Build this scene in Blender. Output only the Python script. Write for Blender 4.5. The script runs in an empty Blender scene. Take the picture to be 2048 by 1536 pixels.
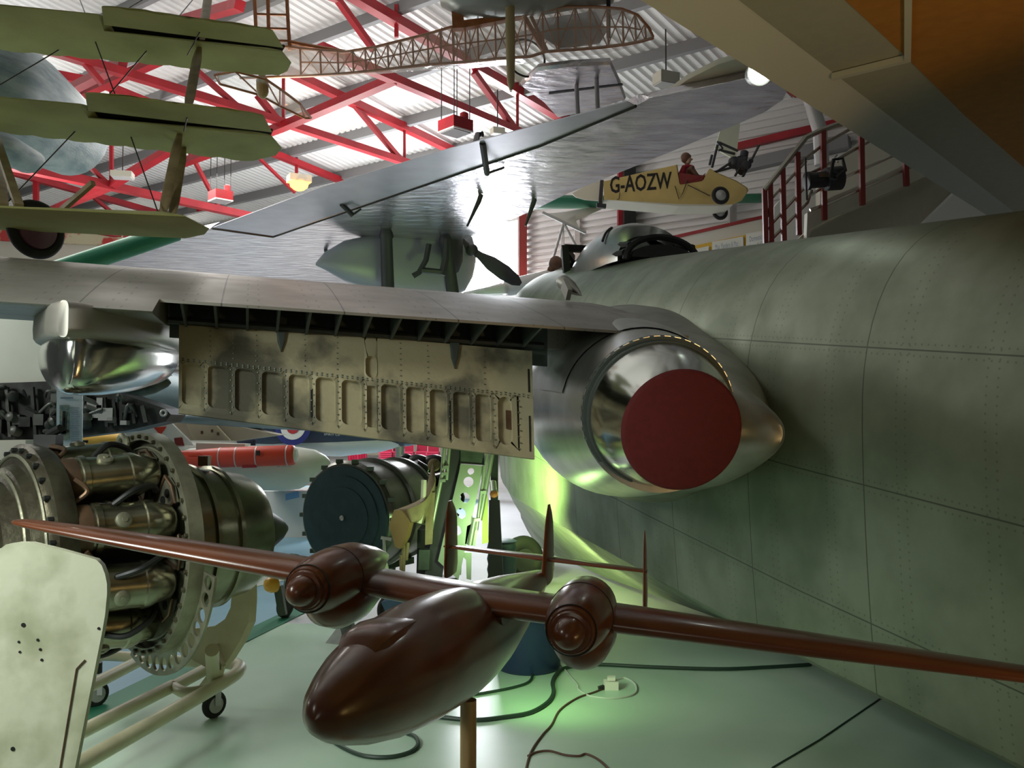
import bpy, bmesh, math, random
from mathutils import Vector as V, Matrix
random.seed(7)
F = 1750.0; CX, CY = 1024.0, 768.0
EYE = V((0, 0, 1.65)); TH = math.radians(2.5)
col = bpy.context.scene.collection
sin, cos, pi = math.sin, math.cos, math.pi

def ray(px, py):
    a = (px-CX)/F; u = (CY-py)/F
    return V((a, cos(TH)-sin(TH)*u, sin(TH)+cos(TH)*u))
def P(px, py, Y):                       # point seen at a pixel, on the plane y = Y
    d = ray(px, py); return EYE + d*(Y/d.y)
def H(px, py, z):                       # point seen at a pixel, on the level plane of height z
    d = ray(px, py); return EYE + d*((z-EYE.z)/d.z)
def PL(px, py, p0, n):                  # point seen at a pixel, on a plane
    d = ray(px, py); return EYE + d*((p0-EYE).dot(n)/d.dot(n))

# ---------------------------------------------------------------- meshes
class MB:
    def __init__(s): s.v = []; s.f = []; s.uv = {}
    def add(s, vs, fs):
        o = len(s.v); s.v += [V(p) for p in vs]
        s.f += [tuple(i+o for i in f) for f in fs]; return s
    def quad(s, a, b, c, d): return s.add([a, b, c, d], [(0, 1, 2, 3)])
    def prism(s, poly, ext):
        n = len(poly); e = V(ext); poly = [V(p) for p in poly]
        fs = [tuple(range(n-1, -1, -1)), tuple(range(n, 2*n))]
        fs += [(i, (i+1) % n, (i+1) % n+n, i+n) for i in range(n)]
        return s.add(poly+[p+e for p in poly], fs)
    def box(s, c, sx, sy, sz, rot=None):
        c = V(c); pts = []
        for z in (-1, 1):
            for x, y in ((-1, -1), (1, -1), (1, 1), (-1, 1)):
                p = V((x*sx/2, y*sy/2, z*sz/2))
                if rot: p = rot @ p
                pts.append(c+p)
        return s.add(pts, [(3, 2, 1, 0), (4, 5, 6, 7), (0, 1, 5, 4), (1, 2, 6, 5), (2, 3, 7, 6), (3, 0, 4, 7)])
    def bar(s, a, b, w, h=None, up=(0, 0, 1)):
        a = V(a); b = V(b); h = h or w; d = (b-a).normalized(); up = V(up)
        if abs(d.dot(up)) > .98: up = V((0, 1, 0))
        x = d.cross(up).normalized(); y = x.cross(d)
        q = [x*(i*w/2)+y*(j*h/2) for i, j in ((-1, -1), (1, -1), (1, 1), (-1, 1))]
        return s.add([a+t for t in q]+[b+t for t in q], [(3, 2, 1, 0), (4, 5, 6, 7), (0, 1, 5, 4), (1, 2, 6, 5), (2, 3, 7, 6), (3, 0, 4, 7)])
    def loft(s, rings, caps=True, closed=True):
        n = len(rings[0]); vs = [p for r in rings for p in r]; fs = []
        for i in range(len(rings)-1):
            for j in range(n if closed else n-1):
                k = (j+1) % n
                fs.append((i*n+j, i*n+k, (i+1)*n+k, (i+1)*n+j))
        if caps and closed:
            fs.append(tuple(range(n-1, -1, -1))); fs.append(tuple((len(rings)-1)*n+j for j in range(n)))
        return s.add(vs, fs)
    def tube(s, pts, r, n=8, caps=True):
        pts = [V(p) for p in pts]; rings = []; rr = r if isinstance(r, (list, tuple)) else [r]*len(pts)
        prev = None
        for i, p in enumerate(pts):
            t = (pts[min(i+1, len(pts)-1)]-pts[max(i-1, 0)]).normalized()
            if prev is None: x = t.orthogonal().normalized()
            else:
                x = prev-t*prev.dot(t); x = x.normalized() if x.length > 1e-6 else t.orthogonal().normalized()
            prev = x; y = t.cross(x)
            rings.append([p+(x*cos(2*pi*k/n)+y*sin(2*pi*k/n))*rr[i] for k in range(n)])
        return s.loft(rings, caps)
    def lathe(s, prof, o, ax, n=32, caps=True, sx=1, sy=1, up=None):
        o = V(o); ax = V(ax).normalized()
        x = ax.cross(V(up or (0, 0, 1)))
        x = x.normalized() if x.length > 1e-4 else V((1, 0, 0)); y = x.cross(ax)
        rings = [[o+ax*h+(x*cos(2*pi*k/n)*sx+y*sin(2*pi*k/n)*sy)*max(r, 1e-4) for k in range(n)] for h, r in prof]
        return s.loft(rings, caps)
    def ring(s, o, ax, r, t, n=32, m=8):     # torus
        o = V(o); ax = V(ax).normalized(); x = ax.orthogonal().normalized(); y = ax.cross(x); rs = []
        for k in range(n+1):
            d = x*cos(2*pi*k/n)+y*sin(2*pi*k/n)
            rs.append([o+d*(r+t*cos(2*pi*j/m))+ax*t*sin(2*pi*j/m) for j in range(m)])
        return s.loft(rs, False)
    def disc(s, o, ax, r, t, n=32): return s.lathe([(0, r), (t, r)], o, ax, n)
    def ball(s, c, r, sx=1, sy=1, sz=1, n=14):
        c = V(c); rings = []
        for i in range(n+1):
            a = pi*i/n
            rings.append([c+V((r*sx*sin(a)*cos(2*pi*k/n)+1e-6*cos(k), r*sy*sin(a)*sin(2*pi*k/n), r*sz*cos(a))) for k in range(n)])
        return s.loft(rings, False)
    def sheet(s, grid):
        m = len(grid[0]); vs = [p for r in grid for p in r]
        fs = [(i*m+j, i*m+j+1, (i+1)*m+j+1, (i+1)*m+j) for i in range(len(grid)-1) for j in range(m-1)]
        return s.add(vs, fs)
    def build(s, name, mat, parent=None, smooth=40, uv=None, weld=False):
        off = V((0, 0, 0)); q = parent
        while q is not None: off = off+V(q.location); q = q.parent
        base = off if parent is not None else None
        loc = V((0, 0, 0))
        if parent is None:
            mn = V([min(p[i] for p in s.v) for i in range(3)]); mx = V([max(p[i] for p in s.v) for i in range(3)])
            loc = V(((mn.x+mx.x)/2, (mn.y+mx.y)/2, mn.z)); base = loc
        me = bpy.data.meshes.new(name); me.from_pydata([p-base for p in s.v], [], s.f); me.validate()
        bm = bmesh.new(); bm.from_mesh(me)
        if weld: bmesh.ops.remove_doubles(bm, verts=bm.verts, dist=1e-4)
        bmesh.ops.recalc_face_normals(bm, faces=bm.faces); bm.to_mesh(me); bm.free()
        if smooth:
            for p in me.polygons: p.use_smooth = True
            try: me.set_sharp_from_angle(angle=math.radians(smooth))
            except Exception: pass
        me.materials.append(mat)
        o = bpy.data.objects.new(name, me); o.location = loc; col.objects.link(o)
        if parent is not None: o.parent = parent
        return o

def tag(o, label, cat, group=None):
    o['label'] = label; o['category'] = cat
    if group: o['group'] = group
    return o
def thing(name, label, cat, loc, group=None):
    o = bpy.data.objects.new(name, None); o.location = V(loc); o.empty_display_size = .1; col.objects.link(o)
    return tag(o, label, cat, group)
def struct(o): o['kind'] = 'structure'; return o
def dup(o, delta, label=None, parent=None):
    c = o.copy(); col.objects.link(c)
    if parent is None: c.location = V(o.location)+V(delta)
    else: c.parent = parent
    if label: c['label'] = label
    for ch in o.children: dup(ch, None, None, c)
    return c
def arc(a, b, n): return [a+(b-a)*i/(n-1) for i in range(n)]
def lerp(a, b, t): return a+(b-a)*t
def interp(tab, x):
    if x <= tab[0][0]: return tab[0][1:]
    for a, b in zip(tab, tab[1:]):
        if x <= b[0]:
            t = (x-a[0])/(b[0]-a[0]); return tuple(lerp(p, q, t) for p, q in zip(a[1:], b[1:]))
    return tab[-1][1:]
def smoothpts(pts, k=6):
    pts = [V(p) for p in pts]; out = []
    for i in range(len(pts)-1):
        p0 = pts[max(i-1, 0)]; p1 = pts[i]; p2 = pts[i+1]; p3 = pts[min(i+2, len(pts)-1)]
        for j in range(k):
            t = j/k
            out.append(.5*((2*p1)+(p2-p0)*t+(2*p0-5*p1+4*p2-p3)*t*t+(3*p1-p0-3*p2+p3)*t**3))
    return out+[pts[-1]]

# ---------------------------------------------------------------- materials
def mat(name, c, rough=.5, metal=0, c2=None, scale=6, stretch=None, bump=0, bscale=40, emit=0, alpha=None, coat=0, contrast=(.35, .65)):
    m = bpy.data.materials.new(name); m.use_nodes = True; nt = m.node_tree; N = nt.nodes; L = nt.links
    b = N['Principled BSDF']
    b.inputs['Base Color'].default_value = (*c, 1); b.inputs['Roughness'].default_value = rough; b.inputs['Metallic'].default_value = metal
    if coat: b.inputs['Coat Weight'].default_value = coat; b.inputs['Coat Roughness'].default_value = .12
    if c2 or bump:
        tc = N.new('ShaderNodeTexCoord'); mp = N.new('ShaderNodeMapping'); L.new(tc.outputs['Object'], mp.inputs[0])
        if stretch: mp.inputs['Scale'].default_value = stretch
    if c2:
        no = N.new('ShaderNodeTexNoise'); no.inputs['Scale'].default_value = scale; no.inputs['Detail'].default_value = 6
        L.new(mp.outputs[0], no.inputs['Vector'])
        r = N.new('ShaderNodeValToRGB'); L.new(no.outputs['Fac'], r.inputs[0])
        r.color_ramp.elements[0].position = contrast[0]; r.color_ramp.elements[1].position = contrast[1]
        r.color_ramp.elements[0].color = (*c, 1); r.color_ramp.elements[1].color = (*c2, 1)
        L.new(r.outputs[0], b.inputs['Base Color'])
    if bump:
        n2 = N.new('ShaderNodeTexNoise'); n2.inputs['Scale'].default_value = bscale; n2.inputs['Detail'].default_value = 4
        L.new(mp.outputs[0], n2.inputs['Vector'])
        bu = N.new('ShaderNodeBump'); bu.inputs['Strength'].default_value = bump; bu.inputs['Distance'].default_value = .02
        L.new(n2.outputs['Fac'], bu.inputs['Height']); L.new(bu.outputs[0], b.inputs['Normal'])
    if emit: b.inputs['Emission Color'].default_value = (*c, 1); b.inputs['Emission Strength'].default_value = emit
    if alpha is not None: b.inputs['Alpha'].default_value = alpha
    return m
def seam_mat(name, c, c2, rough, metal, pitch_u, pitch_v, rivet=.035, axis_dir=(0, 1, 0), bump=.25):
    """metal skin: panel seams across and along, with rows of rivets beside them (object space)"""
    m = mat(name, c, rough, metal, c2, 2.5, None, 0)
    nt = m.node_tree; N = nt.nodes; L = nt.links; b = N['Principled BSDF']
    tc = N.new('ShaderNodeTexCoord')
    def mth(op, a, bb=None, cc=None):
        n = N.new('ShaderNodeMath'); n.operation = op
        for i, q in enumerate((a, bb, cc)):
            if q is None: continue
            if isinstance(q, (int, float)): n.inputs[i].default_value = q
            else: L.new(q, n.inputs[i])
        return n.outputs[0]
    d = V(axis_dir).normalized()
    dt = N.new('ShaderNodeVectorMath'); dt.operation = 'DOT_PRODUCT'; L.new(tc.outputs['Object'], dt.inputs[0]); dt.inputs[1].default_value = d
    u = dt.outputs['Value']; sp = N.new('ShaderNodeSeparateXYZ'); L.new(tc.outputs['Object'], sp.inputs[0])
    dv = N.new('ShaderNodeVectorMath'); dv.operation = 'DOT_PRODUCT'; L.new(tc.outputs['Object'], dv.inputs[0]); dv.inputs[1].default_value = V((0, -.13, 1)).normalized()
    v = dv.outputs['Value']
    def line(x, pitch, w): return mth('LESS_THAN', mth('ABSOLUTE', mth('SUBTRACT', mth('FRACT', mth('DIVIDE', x, pitch)), .5)), w/pitch)
    lu = line(u, pitch_u, .0035); lv = line(v, pitch_v, .0035)
    def dots(x, y, pitch):
        a = mth('SUBTRACT', mth('MULTIPLY', mth('FRACT', mth('DIVIDE', y, rivet)), rivet), rivet/2)
        q = mth('SUBTRACT', mth('ABSOLUTE', mth('MULTIPLY', mth('SUBTRACT', mth('FRACT', mth('DIVIDE', x, pitch)), .5), pitch)), .025)
        r2 = mth('ADD', mth('MULTIPLY', a, a), mth('MULTIPLY', q, q))
        return mth('LESS_THAN', r2, (.005)**2)
    dd = mth('MAXIMUM', dots(u, v, pitch_u/2), dots(v, u, pitch_v))
    ln = mth('MAXIMUM', lu, lv)
    mx = N.new('ShaderNodeMix'); mx.data_type = 'RGBA'
    src = b.inputs['Base Color'].links[0].from_socket
    L.new(src, mx.inputs[6]); mx.inputs[7].default_value = (c[0]*.25, c[1]*.25, c[2]*.25, 1)
    L.new(mth('MAXIMUM', mth('MULTIPLY', ln, .8), mth('MULTIPLY', dd, .38)), mx.inputs[0]); L.new(mx.outputs[2], b.inputs['Base Color'])
    no = N.new('ShaderNodeTexNoise'); no.inputs['Scale'].default_value = 5; no.inputs['Detail'].default_value = 5; L.new(tc.outputs['Object'], no.inputs['Vector'])
    bu = N.new('ShaderNodeBump'); bu.inputs['Strength'].default_value = bump; bu.inputs['Distance'].default_value = .02
    L.new(mth('ADD', mth('MULTIPLY', no.outputs['Fac'], .6), mth('MULTIPLY', mth('MAXIMUM', ln, dd), -.25)), bu.inputs['Height'])
    L.new(bu.outputs[0], b.inputs['Normal'])
    ro = N.new('ShaderNodeMapRange'); L.new(no.outputs['Fac'], ro.inputs[0]); ro.inputs[3].default_value = rough-.08; ro.inputs[4].default_value = rough+.12
    L.new(ro.outputs[0], b.inputs['Roughness'])
    return m

M = dict(
 skin=seam_mat('weathered aluminium skin', (.31, .345, .265), (.205, .24, .175), .46, .62, .9, .62, .035, (-.287, .958, 0)),
 fairing=mat('satin fairing skin', (.34, .325, .29), .5, .6),
 alu=mat('plain aluminium', (.56, .57, .54), .3, .95, (.42, .43, .40), 4, None, .06, 8),
 alu_dull=mat('dull aluminium', (.36, .36, .33), .45, .8, (.25, .25, .22), 5),
 wingskin=seam_mat('grey wing skin', (.36, .345, .31), (.28, .265, .235), .42, .8, .55, 8.0, .03, (.958, .287, 0), .12),
 chrome=mat('polished steel', (.6, .61, .58), .16, 1, (.5, .52, .48), 3, None, .08, 4),
 redcover=mat('dark red cover', (.115, .009, .010), .85, 0, (.095, .007, .008), 30, None, .1, 200),
 flap=mat('grubby flap metal', (.36, .33, .21), .6, .15, (.11, .105, .075), 3.4, None, .1, 30, contrast=(.46, .60)),
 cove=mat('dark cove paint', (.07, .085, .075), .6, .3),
 dark=mat('near black', (.012, .013, .012), .5),
 slit=mat('seam black', (.02, .02, .018), .8),
 black=mat('black rubber', (.018, .018, .018), .75),
 wood=mat('varnished mahogany', (.150, .041, .011), .28, 0, (.07, .018, .006), 3.2, (1, 2.5, 3), .01, 60, coat=.3, contrast=(.25, .8)),
 palewood=mat('pale pine', (.48, .33, .16), .5, 0, (.38, .25, .11), 8, (6, 6, .8)),
 orangewood=mat('orange spruce', (.42, .16, .05), .5, 0, (.30, .10, .03), 12),
 olive=mat('doped olive linen', (.40, .41, .15), .8, 0, (.30, .31, .10), 2.2, None, .08, 60),
 strut=mat('varnished ash strut', (.33, .26, .14), .5, 0, (.22, .17, .09), 10),
 wire=mat('dark wire', (.05, .045, .04), .5, .5),
 silver=mat('silver doped fabric', (.72, .69, .72), .27, .85, (.50, .475, .52), 3, (1, 2.2, 1), .9, 4.0),
 silver2=mat('silver aileron', (.50, .49, .54), .4, .6, (.44, .43, .48), 4, None, .08, 9),
 roof=mat('white roof sheet', (.74, .74, .72), .6),
 wallw=mat('white wall sheet', (.66, .65, .63), .6),
 purlin=mat('grey purlin steel', (.22, .22, .22), .6),
 red=mat('red painted steel', (.38, .012, .02), .45, 0, (.28, .009, .015), 3),
 cream=mat('cream paint', (.62, .60, .50), .6),
 plaster=mat('grey plaster', (.46, .43, .34), .8, 0, (.43, .40, .32), 14),
 white=mat('white paint', (.72, .72, .68), .45),
 orange=mat('orange ceiling paint', (.50, .21, .03), .8, 0, (.44, .18, .025), 14),
 yellow=mat('yellow fabric', (.74, .55, .20), .6, 0, (.62, .46, .17), 3),
 pale=mat('pale cream fabric', (.72, .68, .55), .7),
 blackp=mat('black paint', (.02, .016, .014), .6),
 green=mat('green paint', (.02, .17, .09), .45, .1),
 film=None,
 engine=mat('oily engine casing', (.16, .15, .10), .38, .75, (.07, .06, .04), 7, None, .15, 25),
 enginelt=mat('pale alloy casting', (.36, .36, .26), .42, .6, (.22, .21, .15), 8, None, .1, 30),
 can=mat('combustion can steel', (.36, .36, .26), .26, .95, (.22, .20, .14), 6, None, .06, 15),
 brown=mat('heat-browned steel', (.17, .10, .055), .45, .6, (.09, .06, .04), 9),
 trolley=mat('chipped cream enamel', (.58, .56, .38), .4, 0, (.44, .41, .26), 5, contrast=(.45, .8)),
 board=mat('scuffed white board', (.60, .62, .46), .55, 0, (.36, .38, .24), 4.0, None, .05, 30, contrast=(.46, .64)),
 teal=mat('dark teal cover', (.028, .06, .07), .38, .2, (.02, .045, .052), 12),
 teald=mat('blue black plastic', (.012, .03, .06), .5),
 frame=mat('green grey frame', (.10, .13, .10), .5, .4, (.06, .08, .06), 9),
 rail=mat('pale green rail', (.42, .50, .36), .4, .5),
 canvas=mat('tan canvas', (.34, .27, .14), .9, 0, (.25, .19, .10), 9, None, .3, 18),
 leather=mat('brown leather', (.16, .075, .04), .6, 0, (.11, .05, .03), 10),
 scarf=mat('crimson cloth', (.30, .01, .03), .8),
 skinc=mat('wax skin', (.50, .32, .24), .55),
 tankw=mat('white tank paint', (.66, .69, .62), .35),
 tankr=mat('bright red paint', (.62, .055, .025), .4),
 navy=mat('dark sea grey paint', (.055, .065, .10), .4, .1, (.045, .05, .08), 5),
 rblue=mat('roundel blue', (.02, .03, .20), .5), rwhite=mat('roundel white', (.8, .8, .76), .5), rred=mat('roundel red', (.5, .03, .04), .5),
 bluegrey=mat('blue grey paint', (.17, .235, .27), .35, .1, (.14, .2, .235), 4),
 wingwhite=mat('pale green-white wing paint', (.68, .72, .62), .45, 0, (.62, .66, .57), 2),
 mech=mat('oily dark mechanism', (.05, .055, .05), .5, .5, (.025, .027, .025), 8),
 mech2=mat('grey mechanism fittings', (.13, .14, .125), .45, .6, (.08, .085, .075), 8),
 banner=mat('pale blue print', (.72, .80, .90), .6, 0, (.60, .70, .84), 3),
 ink=mat('grey blue ink', (.22, .30, .40), .7), photo=mat('print picture', (.10, .20, .22), .7, 0, (.33, .36, .30), 30),
 yellowp=mat('yellow paint', (.82, .50, .10), .5), yboard=mat('yellow board', (.80, .50, .05), .55),
 paper=mat('white paper', (.78, .78, .72), .7),
 chairred=mat('red upholstery', (.52, .03, .09), .7),
 cable=mat('green black cable', (.02, .045, .03), .5), cableb=mat('brown cable', (.10, .05, .03), .6), cablew=mat('pale cable', (.5, .55, .47), .5),
 plug=mat('white plastic', (.72, .70, .62), .4),
 bluebin=mat('dark blue plastic', (.015, .03, .085), .4),
 suit=mat('dark navy cloth', (.02, .025, .05), .8), hair=mat('dark hair', (.04, .025, .018), .7),
 bluecloth=mat('blue grey painted canvas', (.20, .27, .30), .6, 0, (.42, .48, .50), 3.2, (1, 1, 4), .2, 20),
 tan=mat('tan propeller varnish', (.36, .29, .15), .4),
 copper=mat('copper', (.55, .22, .08), .35, .9),
 grey=mat('light grey metal', (.45, .45, .44), .45, .4), dgrey=mat('charcoal metal', (.05, .05, .055), .5, .3),
 steel=mat('brushed handrail steel', (.45, .42, .36), .25, .9),
 maroon=mat('maroon paint', (.22, .025, .02), .5),
 yellowlens=mat('amber plastic', (.8, .42, .04), .3),
)
def film_mat():
    m = bpy.data.materials.new('clear heat-shrunk film'); m.use_nodes = True; nt = m.node_tree; N = nt.nodes; L = nt.links
    N.clear(); o = N.new('ShaderNodeOutputMaterial'); mx = N.new('ShaderNodeMixShader'); t = N.new('ShaderNodeBsdfTransparent'); g = N.new('ShaderNodeBsdfPrincipled')
    g.inputs['Base Color'].default_value = (.75, .75, .72, 1); g.inputs['Roughness'].default_value = .15
    tc = N.new('ShaderNodeTexCoord'); no = N.new('ShaderNodeTexNoise'); no.inputs['Scale'].default_value = 6; L.new(tc.outputs['Object'], no.inputs['Vector'])
    bu = N.new('ShaderNodeBump'); bu.inputs['Strength'].default_value = .6; bu.inputs['Distance'].default_value = .04; L.new(no.outputs['Fac'], bu.inputs['Height']); L.new(bu.outputs[0], g.inputs['Normal'])
    mx.inputs[0].default_value = .30; L.new(t.outputs[0], mx.inputs[1]); L.new(g.outputs[0], mx.inputs[2]); L.new(mx.outputs[0], o.inputs[0]); return m
M['film'] = film_mat()
def glow(name, c, s):
    m = bpy.data.materials.new(name); m.use_nodes = True; N = m.node_tree.nodes; N.clear()
    o = N.new('ShaderNodeOutputMaterial'); e = N.new('ShaderNodeEmission'); e.inputs[0].default_value = (*c, 1); e.inputs[1].default_value = s
    m.node_tree.links.new(e.outputs[0], o.inputs[0]); return m
M['daylight'] = glow('daylight in the window', (.92, .95, 1), 16); M['lampw'] = glow('lit white lamp', (.9, 1, .9), 40); M['lampo'] = glow('lit sodium lamp', (1, .40, .04), 12)

# ---------------------------------------------------------------- camera
cd = bpy.data.cameras.new('camera'); cam = bpy.data.objects.new('camera', cd); col.objects.link(cam)
cd.sensor_fit = 'HORIZONTAL'; cd.sensor_width = 36; cd.lens = 36*F/2048; cd.clip_start = .05
cam.location = EYE; cam.rotation_euler = (pi/2+TH, 0, 0); bpy.context.scene.camera = cam
# ================================================================ THE SETTING
D1 = V((-2474, F, 0)).normalized()                       # along the purlins, away to the left
D2 = V((1476, F, 0)).normalized(); D2 = (D2*2289-V((0, 0, 337))).normalized()   # down the roof slope
RN = D1.cross(D2).normalized()
if RN.z < 0: RN = -RN
EAVE = P(1545, 208, 15)
def R(px, py, off=0): return PL(px, py, EAVE-RN*off, RN)
# floor
gf = mat('grey floor vinyl', (.50, .51, .52), .62, 0, (.57, .57, .58), 1.2)
fm = mat('mint painted floor', (.43, .61, .46), .36, 0, (.50, .66, .52), 1.6, None, .02, 30)
struct(MB().box((-4, 20, -.06), 60, 56, .12).build('floor', gf, smooth=0))
struct(MB().prism([(-9, -3, -.001), (7, -3, -.001), (7, 6.2, -.001), (3, 6.6, -.001), (.4, 7.2, -.001), (-9, 7.4, -.001)], (0, 0, .003)).build('floor_paint', fm, smooth=0))
bl = mat('blue floor vinyl', (.20, .36, .46), .45, 0, (.24, .41, .50), 2)
def floorpatch(name, pts, m, z): return struct(MB().prism([H(x, y, z-.004) for x, y in pts], (0, 0, .004)).build(name, m, smooth=0))
floorpatch('trim_1', [(150, 1440), (480, 1275), (620, 1208), (760, 1140), (900, 1060), (960, 1000), (500, 960), (-300, 1000), (-500, 1500)], bl, .004)
floorpatch('trim_2', [(150, 1425), (480, 1266), (620, 1200), (705, 1158), (715, 1170), (630, 1216), (495, 1283), (150, 1462)], M['green'], .008)
floorpatch('trim_3', [(380, 1072), (560, 1040), (830, 1000), (900, 975), (560, 975), (300, 1000)], M['white'], .008)
floorpatch('trim_4', [(480, 1160), (640, 1130), (660, 1142), (500, 1176)], M['wingwhite'], .009)
# dark floor joint bottom right
struct(MB().tube([H(x, y, .003) for x, y in ((1545, 1536), (1640, 1480), (1760, 1398), (1850, 1345))], .006, 5).build('trim_5', M['cable']))
# roof of corrugated sheets
mb = MB(); L2 = 17.0; pitch = .16; n = 300
rows = []
for i in range(n):
    a = -17+i*pitch
    for q, h in ((0, 0), (.06, 0), (.08, .035), (.14, .035)):
        b = EAVE+D1*(a+q)+RN*h
        rows.append([b-D2*L2, b-D2*8, b+D2*.4])
struct(mb.sheet(rows).build('ceiling', M['roof'], smooth=0))
struct(MB().prism([EAVE-D1*17-D2*L2+RN*.12, EAVE+D1*31-D2*L2+RN*.12, EAVE+D1*31+D2*.4+RN*.12, EAVE-D1*17+D2*.4+RN*.12], RN*.06).build('ceiling_cladding', M['roof'], smooth=0))
# purlins
k = 0
for (px, py) in ((680, -190), (680, -60), (680, 60), (680, 190), (680, 279), (680, 352), (680, 410), (680, 452)):
    k += 1; c = R(px, py, .1)
    struct(MB().bar(c-D1*16, c+D1*22, .08, .2, RN).build('purlin', M['purlin'], smooth=0))
# end wall with sideways ribs, along the eave
WN = V((D1.y, -D1.x, 0)).normalized()                    # faces the hall
if WN.y > 0: WN = -WN
def W(px, py, off=0): return PL(px, py, EAVE+WN*off, WN)
rows = []; z = EAVE.z+.25
while z > 2.15:
    for q, h in ((0, 0), (.05, 0), (.06, .05), (.12, .05)):
        b = EAVE.copy(); b.z = z-q; b += WN*h
        rows.append([b-D1*9, b+D1*32])
    z -= .13
struct(MB().sheet(rows).build('wall_back', M['wallw'], smooth=0))
struct(MB().prism([V((*(EAVE-D1*9-WN*.1).xy, 2.15)), V((*(EAVE+D1*32-WN*.1).xy, 2.15)), V((*(EAVE+D1*32-WN*.1).xy, EAVE.z+.3)), V((*(EAVE-D1*9-WN*.1).xy, EAVE.z+.3))], -WN*.1).build('wall_back_cladding', M['wallw'], smooth=0))
def wallbar(name, a, b, w, h, m, off=.12):
    return struct(MB().bar(W(*a, off), W(*b, off), w, h).build(name, m, smooth=0))
wallbar('trim_6', (1455, 298), (1700, 240), .1, .12, M['red'])
wallbar('trim_7', (1480, 335), (1700, 285), .25, .2, M['purlin'])
wallbar('trim_8', (1247, 330), (1247, 720), .22, .22, M['red'])
wallbar('trim_9', (1258, 330), (1258, 720), .22, .3, M['dark'], .22)
wallbar('trim_10', (1046, 330), (1046, 720), .16, .2, M['maroon'], .2)
wallbar('trim_11', (1154, 430), (1154, 620), .1, .1, M['white'])
wallbar('trim_12', (1465, 390), (1465, 470), .12, .12, M['grey'], .2)
# the blown-out window
wn = bpy.data.objects.new('window_1', None); wn.location = W(985, 500); col.objects.link(wn); wn['kind'] = 'structure'
wp = [W(x, y, .14) for x, y in ((905, 462), (960, 452), (1041, 436), (1041, 868), (905, 882))]
MB().prism(wp, -WN*.02).build('pane', M['daylight'], wn, 0)
fr = MB()
for a, b in ((0, 1), (1, 2), (2, 3), (3, 4), (4, 0)): fr.bar(wp[a], wp[b], .12, .1)
fr.build('window_frame', M['white'], wn, 0)
struct(MB().box((-8, 44, 2), 60, .2, 4.2).build('wall_far', M['pale'], smooth=0))
# balcony parapet with notice boards, in front of the end wall
def wpoly(name, pts, m, off, th, parent=None):
    o = MB().prism([W(x, y, off) for x, y in pts], -WN*th).build(name, m, parent, 0)
    return o if parent else struct(o)
wpoly('wall_parapet', [(980, 575), (1325, 480), (1540, 430), (1540, 475), (1325, 505), (980, 605)], M['white'], 1.0, .1)
wpoly('trim_13', [(980, 572), (1325, 476), (1545, 426), (1545, 432), (1325, 482), (980, 578)], M['red'], 1.04, .16)
wpoly('wall_noticeboard', [(1060, 590), (1320, 506), (1545, 458), (1545, 545), (1320, 560), (1060, 620)], M['yboard'], 1.12, .06)
def text_mesh(s, size, bold=0):
    cu = bpy.data.curves.new('lettering', 'FONT'); cu.body = s; cu.size = size; cu.resolution_u = 2; cu.offset = bold
    o = bpy.data.objects.new('lettering', cu); col.objects.link(o)
    dg = bpy.context.evaluated_depsgraph_get(); me = bpy.data.meshes.new_from_object(o.evaluated_get(dg))
    vs = [v.co.copy() for v in me.vertices]; fs = [tuple(p.vertices) for p in me.polygons]
    bpy.data.objects.remove(o); bpy.data.meshes.remove(me); return vs, fs
def lettering(name, s, o, ux, uy, size, m, parent, lift, width=None, bold=0):
    vs, fs = text_mesh(s, 1.0, bold); w = max(v.x for v in vs); sx = (width/w) if width else size
    ux = V(ux).normalized(); uy = V(uy).normalized(); n = ux.cross(uy)
    return MB().add([V(o)+ux*(v.x*sx)+uy*(v.y*size)+n*lift for v in vs], fs).build(name, m, parent, 0)
for pts, head, lab in (([(1345, 508), (1417, 492), (1417, 522), (1345, 530)], None, 'plain paper notice on yellow board, next to canopy'),
                  ([(1424, 484), (1486, 473), (1486, 516), (1424, 522)], 'Mus. Flanders & Mac', 'white paper notice with one heading line, middle of yellow board'),
                  ([(1492, 468), (1542, 458), (1542, 512), (1492, 517)], 'Domestic Box\nLater & Co', 'white paper notice with two heading lines, by the red stair posts')):
    t = thing('paper_notice', lab, 'notice', W(*pts[3], 1.2), 'paper notices on the yellow board')
    wpoly('sheet', pts, M['paper'], 1.2, .04, t)
    a = W(*pts[0], 1.22); b = W(*pts[1], 1.22); d = W(*pts[3], 1.22); ux = (b-a).normalized(); uy = V((0, 0, 1))
    if head: lettering('heading', head, a+ux*.06-uy*.14, ux, uy, .12, M['ink'], t, .02, (b-a).length*.75)
    ln = MB()
    for i in range(3):
        p = a+ux*.06-uy*(.30+.07*i) if head else a+ux*.06-uy*(.08+.06*i)
        ln.bar(p, p+ux*((b-a).length*.75), .004, .018, uy)
    ln.build('text_line', M['grey'], t, 0)
# far cream mezzanine wall at the left, with its painted frieze
struct(MB().prism([P(-500, 462, 21), P(420, 462, 21), P(420, 640, 21), P(-500, 640, 21)], (0, .2, 0)).build('wall_left', M['pale'], smooth=0))
fz = mat('painted frieze', (.55, .06, .05), .7, 0, (.62, .55, .35), 1.6, contrast=(.47, .53))
struct(MB().prism([P(-60, 452, 20.8), P(245, 464, 20.8), P(245, 492, 20.8), P(-60, 478, 20.8)], (0, .1, 0)).build('wall_frieze', fz, smooth=0))
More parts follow.
